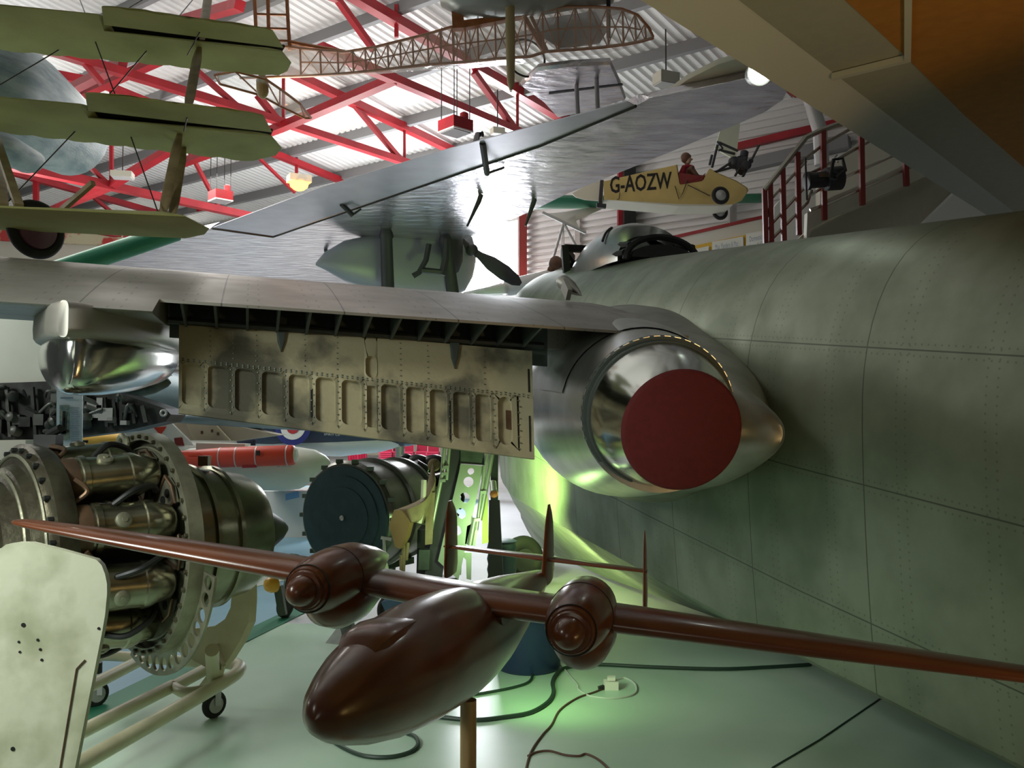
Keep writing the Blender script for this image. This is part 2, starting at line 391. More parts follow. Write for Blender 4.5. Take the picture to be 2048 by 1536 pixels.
# ---------------------------------------------------------------- red roof trusses
UV_ = V((D2.x, D2.y, 0)).normalized(); TN = V((UV_.y, -UV_.x, 0))
def truss(anchor, segs):
    p0 = R(*anchor, .25); mb = MB()
    for a, b, w in segs:
        A = PL(*a, p0, TN); B = PL(*b, p0, TN); mb.bar(A, B, w, w*.9, RN)
    return struct(mb.build('roof_truss', M['red'], smooth=0)), p0
tA, pA = truss((900, 103), [((640, -48), (1170, 262), .16), ((640, 95), (788, 158), .14), ((788, 158), (1100, 290), .13), ((676, 0), (748, 100), .09), ((793, 10), (793, 75), .06),
    ((948, 145), (1032, 262), .1), ((1035, 165), (1035, 262), .05), ((650, -10), (676, 0), .08)])
tB, pB = truss((750, 226), [((430, 72), (930, 313), .15), ((-40, 57), (480, 217), .13), ((480, 217), (850, 337), .13), ((515, 190), (563, 250), .1), ((567, 140), (567, 243), .05), ((703, 203), (806, 325), .09), ((809, 243), (809, 325), .05),
    ((126, 75), (205, 168), .08), ((300, 60), (480, 217), .08)])
tC, pC = truss((560, 310), [((60, 141), (205, 168), .16), ((205, 168), (684, 362), .14), ((0, 326), (219, 372), .17), ((219, 372), (500, 432), .15), ((126, 284), (219, 370), .07), ((223, 180), (223, 370), .06),
    ((340, 230), (440, 418), .07), ((520, 318), (590, 385), .06), ((593, 315), (593, 380), .06)])
tD, pD = truss((380, 415), [((0, 338), (330, 430), .14), ((72, 360), (72, 415), .1), ((185, 393), (230, 430), .08), ((360, 340), (640, 400), .14), ((395, 420), (640, 372), .1), ((-60, 420), (420, 500), .14)])
tE, pE = truss((1500, 120), [((1220, -60), (1500, 120), .13), ((1500, 120), (1760, 300), .13), ((1460, 48), (1495, 118), .07), ((1502, 75), (1500, 118), .04), ((1577, 176), (1600, 152), .07), ((1600, 152), (1625, 205), .08), ((1625, 205), (1655, 190), .07),
    ((1663, 200), (1675, 245), .08)])
# ties between the trusses
for a, pa, b, pb in (((788, 158), pA, (563, 254), pB), ((563, 254), pB, (342, 334), pC), ((480, 217), pB, (219, 372), pC), ((246, 126), pB, (70, 215), pC), ((219, 372), pC, (60, 440), pD), ((480, 10), pA, (365, 42), pB), ((430, 72), pB, (125, 205), pC)):
    struct(MB().bar(PL(*a, pa, TN), PL(*b, pb, TN), .13, .13, RN).build('roof_tie', M['red'], smooth=0))
# fall pipe by the stairs
struct(MB().tube([P(1618, 190, 12), P(1640, 262, 12), P(1644, 330, 12)], .1, 12).build('trim_14', M['grey']))
# ---------------------------------------------------------------- gallery overhead at the right
ZG = 3.45
def G(x, y, z=ZG): return H(x, y, z)
e0, e1 = G(1477, 0), G(2048, 439); ed = (e1-e0).normalized(); en = V((ed.y, -ed.x, 0)); en = en if en.x > 0 else -en
A0 = e0-ed*2.5; A1 = e1+ed*6
struct(MB().prism([A0, A1, A1+en*6, A0+en*6], (0, 0, .25)).build('ceiling_gallery', M['plaster'], smooth=0))
# downstand edge beam
bm_ = MB().prism([A0-en*.22+V((0, 0, -.12)), A1-en*.05+V((0, 0, -.02)), A1, A0], (0, 0, .5))
struct(bm_.build('trim_15', M['white'], smooth=0))
# orange soffit panel and the pale cove bead
op = [G(x, y, ZG-.012) for x, y in ((1690, 0), (1810, 112), (1930, 232), (2048, 335), (2048, -120), (1640, -120))]
struct(MB().prism(op, (0, 0, .012)).build('ceiling_panel', M['orange'], smooth=0))
struct(MB().bar(G(1665, 154, ZG-.02), G(1815, 117, ZG-.02), .035, .03).bar(G(1815, 119, ZG-.02), G(1817, -60, ZG-.02), .03, .03).build('trim_16', M['cream'], smooth=0))
# stair flight below it: soffit, pale wedge wall, cream parapet
YS = 9.5
def yp(name, pts, m, Y, th=.15): return struct(MB().prism([P(x, y, Y) for x, y in pts], (0, th, 0)).build(name, m, smooth=0))
yp('wall_stair', [(1575, 560), (1575, 497), (1620, 457), (1657, 436), (1868, 343), (1934, 362), (1825, 468), (1760, 560)], M['plaster'], YS)
yp('wall_right', [(1780, 560), (1825, 468), (1934, 362), (2046, 445), (2300, 600), (2300, 800), (1780, 800)], M['white'], YS-.2)
yp('trim_17', [(1612, 505), (1615, 425), (1660, 395), (1740, 362), (1835, 318), (1873, 333), (1868, 345), (1657, 437), (1622, 458)], M['cream'], YS-.12, .1)
yp('wall_landing', [(1640, 480), (1640, 345), (1750, 258), (1800, 280), (1920, 345), (1920, 480)], M['cream'], YS+1.0)
yp('wall_stair_back', [(1548, 560), (1548, 415), (1560, 400), (1640, 350), (1640, 460), (1560, 560)], M['white'], YS+1.6)
# stair railing: a thing with its posts and rails
rg = thing('stair_railing', 'maroon post railing with steel handrail climbing the stairs at the right', 'railing', P(1645, 437, YS-.2))
Yr = YS-.25
for x, y0, y1 in ((1529, 378, 505), (1540, 366, 503), (1565, 337, 490), (1595, 305, 470), (1646, 258, 440), (1722, 240, 410), (1810, 300, 372)):
    MB().bar(P(x, y0, Yr), P(x+3, y1, Yr), .05, .05, (1, 0, 0)).build('post', M['maroon'], rg, 0)
MB().tube([P(x, y, Yr) for x, y in ((1528, 381), (1612, 275), (1641, 261), (1724, 232))], .03, 8).build('handrail', M['steel'], rg)
for pts in (((1530, 435), (1540, 400), (1612, 322)), ((1532, 460), (1612, 372), (1622, 350)), ((1532, 490), (1615, 405), (1623, 380)), ((1595, 330), (1646, 290), (1735, 238)), ((1614, 350), (1646, 335), (1765, 268)), ((1614, 395), (1650, 372), (1808, 302)), ((1620, 420), (1650, 410), (1842, 325))):
    MB().tube([P(x, y, Yr+.04) for x, y in pts], .018, 6).build('rail', M['steel'], rg)
# ================================================================ SILVER JET FLYING BOAT
FW = V((-.287, .958, 0)); LW = V((-.958, -.287, 0))      # its forward and its left
def xc(Y): return 2.25-.3*(Y-4.5)
boat = thing('flying_boat', 'bare metal jet flying boat with red exhaust cover and lowered flap, filling the right side', 'aeroplane', (xc(5.5), 5.5, 0))
HB = [(.2, .42), (2, .66), (3.4, .77), (4.5, .85), (6, .88), (8, .88), (9.5, .82), (10.6, .6), (11.6, .2)]
def hull_ring(Y, n=14):
    hb = interp(HB, Y)[0]; zt = 2.63+.13*(Y-4.07)-max(0, Y-9.6)**2*.14; zm = zt-1.0; zc = .38+.08*(Y-3.4)+max(0, Y-10.2)**2*.25
    ch = hb*.93; zk = zc-.12 if Y < 5.55 else max(.09, .19-.03*(Y-5.55))+max(0, Y-10.6)**2*.3; zk = max(zk, .06); x = xc(Y); pts = []
    for i in range(n+1):
        a = pi/2*i/n; pts.append((hb*sin(a)**.86, zm+(zt-zm)*cos(a)**.86 if cos(a) > 1e-6 else zm))
    for i in range(1, 8):
        t = i/8; pts.append((lerp(hb, ch, t*t), lerp(zm, zc, t)))
    pts.append((ch, zc)); pts.append((ch-.03, zc-.03))
    for i in range(1, 5): pts.append((lerp(ch-.03, 0, i/4), lerp(zc-.03, zk, (i/4)**.8)))
    left = [V((x-p, Y, z)) for p, z in pts]; right = [V((x+p, Y, z)) for p, z in pts[1:-1]][::-1]
    return left+right
ys = arc(.2, 5.5, 26)+[5.56]+arc(5.8, 11.6, 24)
MB().loft([hull_ring(y) for y in ys]).build('hull', M['skin'], boat, 35)
# nacelle and its fairings
NC = [(4.17, .70, 1.687, .372), (4.3, .695, 1.695, .395), (4.6, .675, 1.71, .445), (5.0, .65, 1.725, .50), (5.4, .62, 1.74, .525), (6.0, .6, 1.8, .52), (7.0, .55, 1.95, .4)]
def circ(Y, x, z, r, rz=None, n=48, a0=0, a1=2*pi):
    full = a1-a0 > 6.28; m = n if full else n+1
    return [V((x+r*cos(a0+(a1-a0)*k/n), Y, z+(rz or r)*sin(a0+(a1-a0)*k/n))) for k in range(m)]
def dense(tab, n):
    if len(tab[0]) > 4 or True:
        cols = [smoothpts([(q[0], q[c], 0) for q in tab], 10) for c in range(1, len(tab[0]))]
        return [(y,)+tuple(interp([(p.x, p.y) for p in cc], y)[0] for cc in cols) for y in arc(tab[0][0], tab[-1][0], n*2)]
    ks = [q[0] for q in tab]; out = []
    P3 = [V(q[:3]+(0,)*(3-len(q[:3]))) for q in tab]
    for y in arc(ks[0], ks[-1], n): out.append((y,)+tuple(interp(tab, y)))
    return out
nac = MB().loft([circ(*q) for q in dense(NC, 22)]).build('engine_nacelle', M['alu'], boat, 60)
FC = [(3.98, 1.20, 1.60, .03, .05), (4.05, 1.16, 1.60, .10, .11), (4.2, 1.05, 1.605, .21, .21), (4.35, .98, 1.62, .29, .28), (4.6, .99, 1.65, .37, .34), (4.9, 1.0, 1.68, .45, .41), (5.3, .98, 1.72, .56, .50), (5.8, .93, 1.76, .72, .64), (6.5, .9, 1.85, .8, .68)]
MB().loft([circ(*q) for q in dense(FC, 26)]).build('wing_root_fairing', M['alu_dull'], boat, 60)
# exhaust cone, pierced ring and cover
ca, cb = V((.70, 4.14, 1.687)), V((.734, 3.8, 1.617)); ax = (cb-ca).normalized()
MB().lathe([(0, .345), (.02, .345), (.17, .305), (.34, .256), (.35, .256), (.36, .235)], ca, ax, 64, False).build('exhaust_cone', M['chrome'], boat, 50)
rg_ = MB()
def ringpts(r, h, k, n): 
    x = ax.cross(V((0, 0, 1))).normalized(); y = x.cross(ax); a = 2*pi*k/n
    return ca+ax*h+(x*cos(a)+y*sin(a))*r
rg_.lathe([(-.05, .372), (-.012, .366), (-.01, .35)], ca, ax, 72, False).lathe([(.0, .352), (.022, .350), (.024, .335)], ca, ax, 72, False)
rg_.build('pierced_ring', M['cove'], boat, 30)
MB().lathe([(-.06, .352), (.0, .342)], ca, ax, 48).build('ring_gap', M['alu'], boat)
cv = MB().lathe([(-.01, .262), (.005, .268), (.02, .262), (.028, .25), (.03, .0)], cb, ax, 64).build('exhaust_cover', M['redcover'], boat, 40)
cv['label'] = 'dark red blanking cover over the exhaust'
for k in range(46): MB().bar(ringpts(.3705, -.031, k-.30, 46), ringpts(.3705, -.031, k+.30, 46), .003, .017, ax).build('ring_slot', M['alu'], boat, 0)
# overlapping shell over the upper nacelle, ending in the notch beside the flap
sh = []
for Y, x, z, r in dense(NC, 22):
    if Y < 4.45: continue
    sh.append(circ(Y, x, z, r+.003+.016*min(1, (Y-4.45)/.25), r+.003+.02*min(1, (Y-4.45)/.25), 30, .35, pi*.93))
MB().sheet(sh).build('nacelle_shroud', M['alu'], boat, 60)
# wing
def wing_o(t): return V((.216-.958*t, 4.4-.287*t, 2.135+.034*t))
def surf(d, t, side):
    c = 2.6*(1-.05*max(0, t)); s = (d+.28)/2.6; x = min(max(1-s, 0), 1)
    yt = 5*.155*2.6*(.2969*math.sqrt(x)-.126*x-.3516*x*x+.2843*x**3-.1015*x**4)
    zz = -.095+(d+.28)*.15+side*yt*(1 if side > 0 else .75)
    o = wing_o(t); return o+FW*d+V((0, 0, zz))
def wsec(t, flapbay):
    ds = [2.32-2.6*(.5-.5*cos(pi*i/22)) for i in range(23)]
    up = [d for d in ds if d > (.0 if flapbay else -.28)]
    pts = [surf(d, t, 1) for d in up]
    if flapbay:
        pts += [surf(0, t, 1), surf(0, t, 1)-V((0, 0, .014)), surf(.2, t, 1)-V((0, 0, .03)), surf(.42, t, 1)-V((0, 0, .04)), surf(.42, t, -1)]
        pts += [surf(d, t, -1) for d in ds[::-1] if .45 < d < 2.3]
    else:
        pts += [surf(-.28, t, 1)]
        pts += [surf(d, t, -1) for d in ds[::-1] if -.27 < d < 2.3]
    return pts
MB().loft([wsec(t, True) for t in arc(-.75, 1.86, 10)]).build('wing_inner_panel', M['wingskin'], boat, 40)
MB().loft([wsec(t, False) for t in arc(1.86, 4.6, 8)]).build('wing_outer_panel', M['wingskin'], boat, 40)
# aileron step and gap at the far left
MB().prism([surf(-.27, 2.62, 1)+V((0, 0, .004)), surf(.12, 2.55, 1)+V((0, 0, .006)), surf(.12, 4.4, 1)+V((0, 0, .006)), surf(-.27, 4.4, 1)+V((0, 0, .004))], (0, 0, -.02)).prism([surf(-.28, 2.62, -1)-V((0, 0, .0)), surf(.1, 2.55, -1), surf(.1, 4.4, -1)-V((0, 0, .12)), surf(-.3, 4.4, -1)-V((0, 0, .12))], (0, 0, .02)).build('aileron', M['alu_dull'], boat, 0)
# flap bay: web, ribs, little brackets
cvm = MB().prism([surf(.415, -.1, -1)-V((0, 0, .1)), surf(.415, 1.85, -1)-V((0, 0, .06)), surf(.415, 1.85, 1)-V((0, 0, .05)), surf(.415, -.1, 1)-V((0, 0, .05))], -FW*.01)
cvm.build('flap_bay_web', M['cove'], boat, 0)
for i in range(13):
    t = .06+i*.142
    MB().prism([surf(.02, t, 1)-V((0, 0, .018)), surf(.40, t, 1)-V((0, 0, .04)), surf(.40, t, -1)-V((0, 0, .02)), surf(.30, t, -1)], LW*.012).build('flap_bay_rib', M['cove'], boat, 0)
MB().tube([surf(.33, -.05, -1)+V((0, 0, .01)), surf(.33, 1.85, -1)+V((0, 0, .02))], .018, 8).build('torque_tube', M['dark'], boat)
# the flap, with its sunk panels
TL, TR, BL, BR = P(358, 640, 4.22), P(1064, 702, 4.72), P(357, 826, 4.02), P(1069, 918, 4.48)
fn = (TR-TL).cross(BL-TL).normalized()
if fn.y > 0: fn = -fn
def FP(u, v, d=0): return TL.lerp(TR, u).lerp(BL.lerp(BR, u), v)+fn*d
fl = MB()
def cell(u0, u1, v0, v1, pocket=None, depth=.022, rad=.3):
    """one rectangle of the plate, with a round-cornered pocket sunk into it"""
    if not pocket:
        fl.quad(FP(u0, v0), FP(u1, v0), FP(u1, v1), FP(u0, v1)); return
    a0, a1, b0, b1 = pocket; W_ = 720.0*(u1-u0) if False else 1; pts = []; out = []
    ru = rad*(a1-a0); rv = rad*(a1-a0)*3.3
    rv = min(rv, (b1-b0)*.45)
    cs = [((a1-ru, b0+rv), -pi/2), ((a1-ru, b1-rv), 0), ((a0+ru, b1-rv), pi/2), ((a0+ru, b0+rv), pi)]
    for (cu, cv_), st in cs:
        for k in range(7):
            an = st+pi/2*k/6; pts.append((cu+ru*cos(an), cv_+rv*sin(an)))
    for (u, v) in pts:                      # matching points on the rectangle
        mu, mv = (a0+a1)/2, (b0+b1)/2; du, dv = u-mu, v-mv
        ku = ((u1-mu)/du if du > 0 else (u0-mu)/du) if abs(du) > 1e-9 else 1e9
        kv = ((v1-mv)/dv if dv > 0 else (v0-mv)/dv) if abs(dv) > 1e-9 else 1e9
        kk = min(ku, kv); out.append((mu+du*kk, mv+dv*kk))
    corners = [(u1, v0), (u1, v1), (u0, v1), (u0, v0)]
    for j in (3, 10, 17, 24): out[j] = corners[(j-3)//7]
    n = len(pts); A = [FP(*q) for q in out]; B = [FP(*q) for q in pts]; C_ = [FP(*q, -depth) for q in pts]
    lip = [FP(q[0], q[1], .004) for q in pts]
    mu, mv = (a0+a1)/2, (b0+b1)/2
    in_ = [FP(mu+(q[0]-mu)*.94, mv+(q[1]-mv)*.96, -depth) for q in pts]
    vs = A+lip+C_+in_
    fs = [(i, (i+1) % n, (i+1) % n+n, i+n) for i in range(n)]+[(i+n, (i+1) % n+n, (i+1) % n+2*n, i+2*n) for i in range(n)]+[(i+2*n, (i+1) % n+2*n, (i+1) % n+3*n, i+3*n) for i in range(n)]
    fs.append(tuple(3*n+i for i in range(n))); fl.add(vs, fs)
edges = [0, .066, .136, .207, .279, .352, .424, .497, .535, .607, .676, .745, .812, .877, .955, 1.0]
vt = lambda u: .46-.03*u
for i in range(15):
    u0, u1 = edges[i], edges[i+1]
    v0a, v1a = .44, .95
    if i < 14:
        w_ = u1-u0; pad = .0085; q = (u0+pad, u1-pad, v0a+.03, v1a-.045)
        if i == 7: q = (u0+.006, u1-.004, v0a+.06, v1a-.045)
        if i == 13: q = (u0+.012, u1-.022, v0a+.03, v1a-.04)
        cell(u0, u1, v0a, v1a, q, .02, .5 if i == 13 else .27)
    else: cell(u0, u1, v0a, v1a)
    if i == 7: cell(u0, u1, 0, v0a, (u0+.003, u1-.002, .20, .42), .02, .5)
    else: cell(u0, u1, 0, v0a)
    cell(u0, u1, v1a, 1)
bk = [FP(0, 0, -.05), FP(1, 0, -.05), FP(1, 1, -.01), FP(0, 1, -.01)]; ft = [FP(0, 0), FP(1, 0), FP(1, 1), FP(0, 1)]
fl.add(bk+ft, [(0, 1, 2, 3), (0, 1, 5, 4), (1, 2, 6, 5), (2, 3, 7, 6), (3, 0, 4, 7)])
flo = fl.build('flap', M['flap'], boat, 30); flo['label'] = 'grubby lowered flap with a row of sunk panels'
for u in (.263, .756): MB().prism([FP(u-.012, -.12, .02), FP(u+.02, -.10, .02), FP(u+.014, .14, .012), FP(u+.004, .25, .012), FP(u-.006, .14, .012)], -fn*.03).build('flap_hinge', M['cove'], flo, 0)
for u, v0, v1 in ((.347, .60, .88), (.742, .56, .93), (.985, .18, .40), (.985, .62, .94)): MB().prism([FP(u, v0, .003), FP(u+.005, v0, .003), FP(u+.005, v1, .003), FP(u, v1, .003)], -fn*.006).build('slot', M['dark'], flo, 0)
MB().prism([FP(.916, .58, -.015), FP(.936, .58, -.015), FP(.936, .75, -.015), FP(.916, .75, -.015)], fn*.004).build('stencil_patch', M['brown'], flo, 0)
rv = MB(); rr = random.Random(3)
for i in range(1, 15):
    for j in range(9):
        v = .49+j*.055; c = FP(edges[i]+(.0026 if j % 2 else -.0026), v, .003); rv.box(c, .006, .006, .006)
for i in range(70):
    for v in (.425, .445): rv.box(FP(.01+i*.0141, v+(.006 if i % 2 else 0), .003), .006, .005, .006)
for u in (.08, .14, .2, .33, .42, .6, .68, .85):
    for j in range(7): rv.box(FP(u, .04+j*.055, .003), .005, .005, .005)
rvo = rv.build('rivet_rows', M['frame'], flo, 0); rvo['kind'] = 'stuff'
# retracted wing-tip float
fr_ = []
for Y, rx, zk in ((3.52, .03, 1.80), (3.56, .07, 1.775), (3.7, .13, 1.765), (3.95, .22, 1.77), (4.3, .31, 1.79), (4.7, .35, 1.83), (5.1, .32, 1.9), (5.5, .2, 2.0), (5.7, .04, 2.1)):
    x = -1.815-.3*(Y-3.6); zt = 2.05+.04*(Y-3.5); zz = []
    for k in range(40):
        a = 2*pi*k/40; ca_, sa = cos(a), sin(a)
        zm = lerp(zk, zt, .62); zz.append(V((x+rx*math.copysign(abs(ca_)**.7, ca_), Y, zm+(zt-zm if sa > 0 else zm-zk)*math.copysign(abs(sa)**.9, sa))))
    fr_.append(zz)
flt = MB().loft(fr_).build('wing_float', M['chrome'], boat, 60)
fa_ = []
for Y, rx in dense([(3.42, .02), (3.46, .07), (3.56, .11), (3.7, .16), (3.95, .245), (4.3, .335), (4.7, .37), (5.1, .34), (5.5, .22), (5.7, .05)], 16):
    x = -1.815-.3*(Y-3.6); z1 = 2.135+.07*(Y-3.5); z0 = 1.985+.025*(Y-3.5)
    fa_.append([V((x+rx*math.copysign(abs(cos(2*pi*k/36))**.75, cos(2*pi*k/36)), Y, (z0+z1)/2+(z1-z0)/2*math.copysign(abs(sin(2*pi*k/36))**.42, sin(2*pi*k/36)))) for k in range(36)])
MB().loft(fa_).build('float_fairing', M['fairing'], boat, 60)
# cockpit
def cf(s, d, z): return V((xc(8.3), 8.3, 0))+FW*d+LW*s+V((0, 0, z))
zb = 3.06
def hood_arc(d, rx, h, z0, a0=0, a1=pi, n=28): return [cf(rx*cos(a0+(a1-a0)*k/n), d, z0+h*sin(a0+(a1-a0)*k/n)) for k in range(n+1)]
hs = []; hs2 = []
for d, rx, h in ((-.62, .38, .27), (-.45, .41, .37), (-.2, .42, .45), (.1, .42, .49), (.4, .40, .46), (.6, .37, .40)):
    hs.append(hood_arc(d, rx, h, zb)); hs2.append(hood_arc(d, rx-.025, h-.025, zb))
for q in (hs, hs2):
    for k in range(29):                                   # rear edge swept forward toward the far side and cut up from the sill
        a = pi*k/28; q[0][k] = q[0][k]+FW*(.55*(sin(a)**.6 if a > 0 and a < pi else 0)*.0+.30*k/28)
MB().sheet(hs).sheet(hs2).build('canopy_hood', M['alu'], boat, 60)
fr_ = MB()
for d, rx, h in ((-.72, .35, .21), (-.4, .37, .31), (0, .385, .42)): fr_.tube(hood_arc(d, rx, h, zb), .03, 6)
for a in (.25, .6, 2.5): fr_.tube([cf(.37*cos(a*1), d, zb+(.23 if d < -.5 else .34)*sin(a)) for d in (-.72, -.3, .3)], .03, 6)
fr_.build('canopy_frame', M['dark'], boat)
MB().loft([hood_arc(-.75, .3, .12, zb+.02), hood_arc(-.2, .33, .16, zb), hood_arc(.5, .33, .2, zb)]).build('cockpit_coaming', M['dark'], boat, 60)
sl = MB(); a = 2.3
MB().tube([cf(.43*cos(x), -.25+.36*(x-.55), zb+.475*sin(x)) for x in arc(.55, 1.12, 10)], .012, 6).build('hood_slot', M['dark'], boat)
wsf = MB(); q = [cf(.36, .68, zb-.05), cf(.33, .86, zb+.40), cf(-.28, .86, zb+.40), cf(-.34, .68, zb-.05), cf(.30, 1.35, zb-.1), cf(.16, 1.1, zb+.34)]
for a_, b_ in ((0, 1), (1, 2), (2, 3), (0, 4), (4, 5), (5, 1)): wsf.bar(q[a_], q[b_], .07, .07)
wsf.build('windscreen_frame', M['dark'], boat, 30)
MB().prism([cf(.36, -.35, zb-.01), cf(.36, .75, zb-.01), cf(.375, .75, zb-.09), cf(.385, -.35, zb-.09)], LW*.012).build('sill_strip', M['yellowp'], boat, 0)
for i in range(8): MB().box(cf(.395, -.28+i*.13, zb-.085), .06, .06, .02).build('sill_dash', M['dark'], boat, 0)
MB().lathe([(0, .001), (.02, .03), (.08, .05), (.18, .045), (.3, .02), (.36, .002)], P(1118, 558, 5.9), (.35, -.8, -.42), 16).bar(P(1128, 568, 5.7), P(1138, 590, 5.6), .03, .08).build('pitot_mast', M['alu_dull'], boat)

# ================================================================ WOODEN MODEL ON ITS STAND
mc = V((-.129, 2.4, 0)); NV = V((-.2164, -.9763, 0)); RV = V((.9763, -.2164, 0))
model = thing('model_aeroplane', 'polished dark wooden model airliner with two engines and triple tail, on a post', 'model', (-.129, 2.4, 1.0))
RT = [(0, .001), (.012, .022), (.03, .038), (.07, .058), (.13, .078), (.2, .096), (.32, .116), (.5, .130), (.8, .136), (1.1, .128), (1.4, .104), (1.7, .072), (2.0, .042), (2.17, .018)]
def faxis(s): z = 1.15-.085*min(s/.94, 1)**1.2-.03*max(0, s-.94); return mc+NV*(.935-s)+V((0, 0, z))
def fring(s, n=36):
    r = interp(RT, s)[0]; c = faxis(s); k = 1+.06*max(0, 1-abs(s-.7)/.6)
    return [c+RV*(r*.94*cos(2*pi*i/n))+V((0, 0, r*k*sin(2*pi*i/n))) for i in range(n)]
ss = [0, .006, .012, .02, .03, .045, .07, .1, .13, .165]+arc(.2, 2.17, 34)
body = MB().loft([fring(s) for s in ss]).build('fuselage', M['wood'], model, 60)
# raised cockpit step on the nose
cs_ = []
for s, h, w in ((.17, .0, .035), (.20, .022, .045), (.22, .030, .05), (.30, .026, .055), (.40, .012, .05), (.48, .0, .03)):
    r = interp(RT, s)[0]; c = faxis(s); cs_.append([c+RV*(w*cos(pi*k/10))+V((0, 0, r*.93+h*sin(pi*k/10)**.6-.006)) for k in range(11)]+[c+V((0, 0, r*.6))])
MB().loft(cs_).build('cockpit', M['wood'], model, 35)
def wz(t): return 1.168+(-.104*t if t > 0 else -.104*t)+.018*abs(t)
def airfoil(c, fwd, up, chord, th, n=12):
    pts = []
    for i in range(2*n):
        a = 2*pi*i/(2*n); x = .5+.5*cos(a); yt = 5*th*(.2969*math.sqrt(x)-.126*x-.3516*x*x+.2843*x**3-.1036*x**4)*(1 if a < pi else -.7)
        pts.append(c+fwd*(chord*(.30-x))+up*(chord*yt))
    return pts
UP = V((0, 0, 1)); sec = []
for t, ch in ((-1.44, .04), (-1.42, .09), (-1.38, .12), (-1.2, .17), (-.9, .23), (-.45, .29), (0, .32), (.45, .29), (.9, .23), (1.2, .18), (1.5, .14), (1.56, .07)):
    sec.append(airfoil(mc+RV*t+UP*wz(t), NV, UP, ch, .24))
wg = MB().loft(sec).build('wing', M['wood'], model, 60)
MB().loft([[p for p in airfoil(mc+RV*t+UP*(wz(t)-.02), NV, UP, .30-abs(t)*.5, .34)] for t in (-.12, -.06, 0, .06, .12)]).build('wing_fillet', M['wood'], model, 60)
for sgn in (-1, 1):
    t = .333*sgn; c = mc+RV*t+UP*(wz(t)+.025)
    prof = [(-.30, .004), (-.26, .018), (-.15, .05), (-.02, .078), (.06, .082), (.14, .08), (.22, .072), (.265, .06), (.28, .052)]
    nb = MB().lathe(prof, c, NV, 36).build('engine_nacelle', M['wood'], model, 50)
    lo = MB()
    for h0, r0, dz in (): pass
    rings = []
    for h, r, dz in ((-.26, .003, -.03), (-.22, .035, -.03), (-.12, .07, -.045), (0, .085, -.055), (.1, .08, -.058), (.17, .06, -.056), (.205, .03, -.055), (.215, .004, -.055)):
        cc = c+NV*h+UP*dz; rings.append([cc+RV*(r*.95*cos(2*pi*k/28))+UP*(r*sin(2*pi*k/28)) for k in range(28)])
    lo.loft(rings).build('nacelle_underside', M['wood'], nb, 60)
    MB().lathe([(.278, .05), (.29, .046), (.292, .038), (.31, .036), (.33, .030), (.345, .018), (.35, .003)], c, NV, 28).build('spinner', M['wood'], nb, 45)
    MB().ring(c+NV*.1, NV, .0815, .0012, 40, 6).build('joint_line', M['dark'], nb)
    MB().ring(c+NV*.268, NV, .06, .0015, 40, 6).build('joint_line', M['dark'], nb)
    q = mc+RV*(.62*sgn)+UP*(wz(.62*sgn)+.021)
    MB().box(q+NV*.035, .05, .012, .006, Matrix(((RV.x, -RV.y, 0), (RV.y, RV.x, 0), (0, 0, 1)))).build('intake_slot', M['dark'], wg, 0)
tc_ = faxis(2.02)+UP*.085
MB().loft([airfoil(tc_+RV*t-UP*(.09*t), NV, UP, ch, .16) for t, ch in ((-.385, .07), (-.3, .095), (0, .13), (.3, .10), (.42, .08))]).build('tailplane', M['wood'], model, 60)
def fin(base, h0, h1, ch0, ch1, sweep, name='fin'):
    s_ = []
    for k in range(9):
        f = k/8; z = lerp(h0, h1, f); ch = lerp(ch0, ch1, f)*(1 if k < 7 else (.8 if k == 7 else .35)); ch *= (1 if k > 0 else .85)
        s_.append(airfoil(base+UP*z-NV*(sweep*f), NV, RV, ch, .12))
    return MB().loft(s_).build(name, M['wood'], model, 60)
fin(faxis(2.0)+RV*.03, -.01, .29, .30, .13, .07)
fin(tc_-RV*.37+UP*.035, -.12, .18, .20, .15, .015); fin(tc_+RV*.41-UP*.035, -.14, .15, .18, .10, .02)
st = thing('display_stand', 'plain pale wooden dowel post holding up the model airliner', 'stand', (-.112, 2.28, 0))
MB().tube([(-.112, 2.28, .03), (-.112, 2.28, .938)], .021, 20).build('post', M['palewood'], st)
MB().lathe([(0, .17), (.02, .17), (.03, .15)], (-.112, 2.28, 0), UP, 32).build('base', M['palewood'], st)
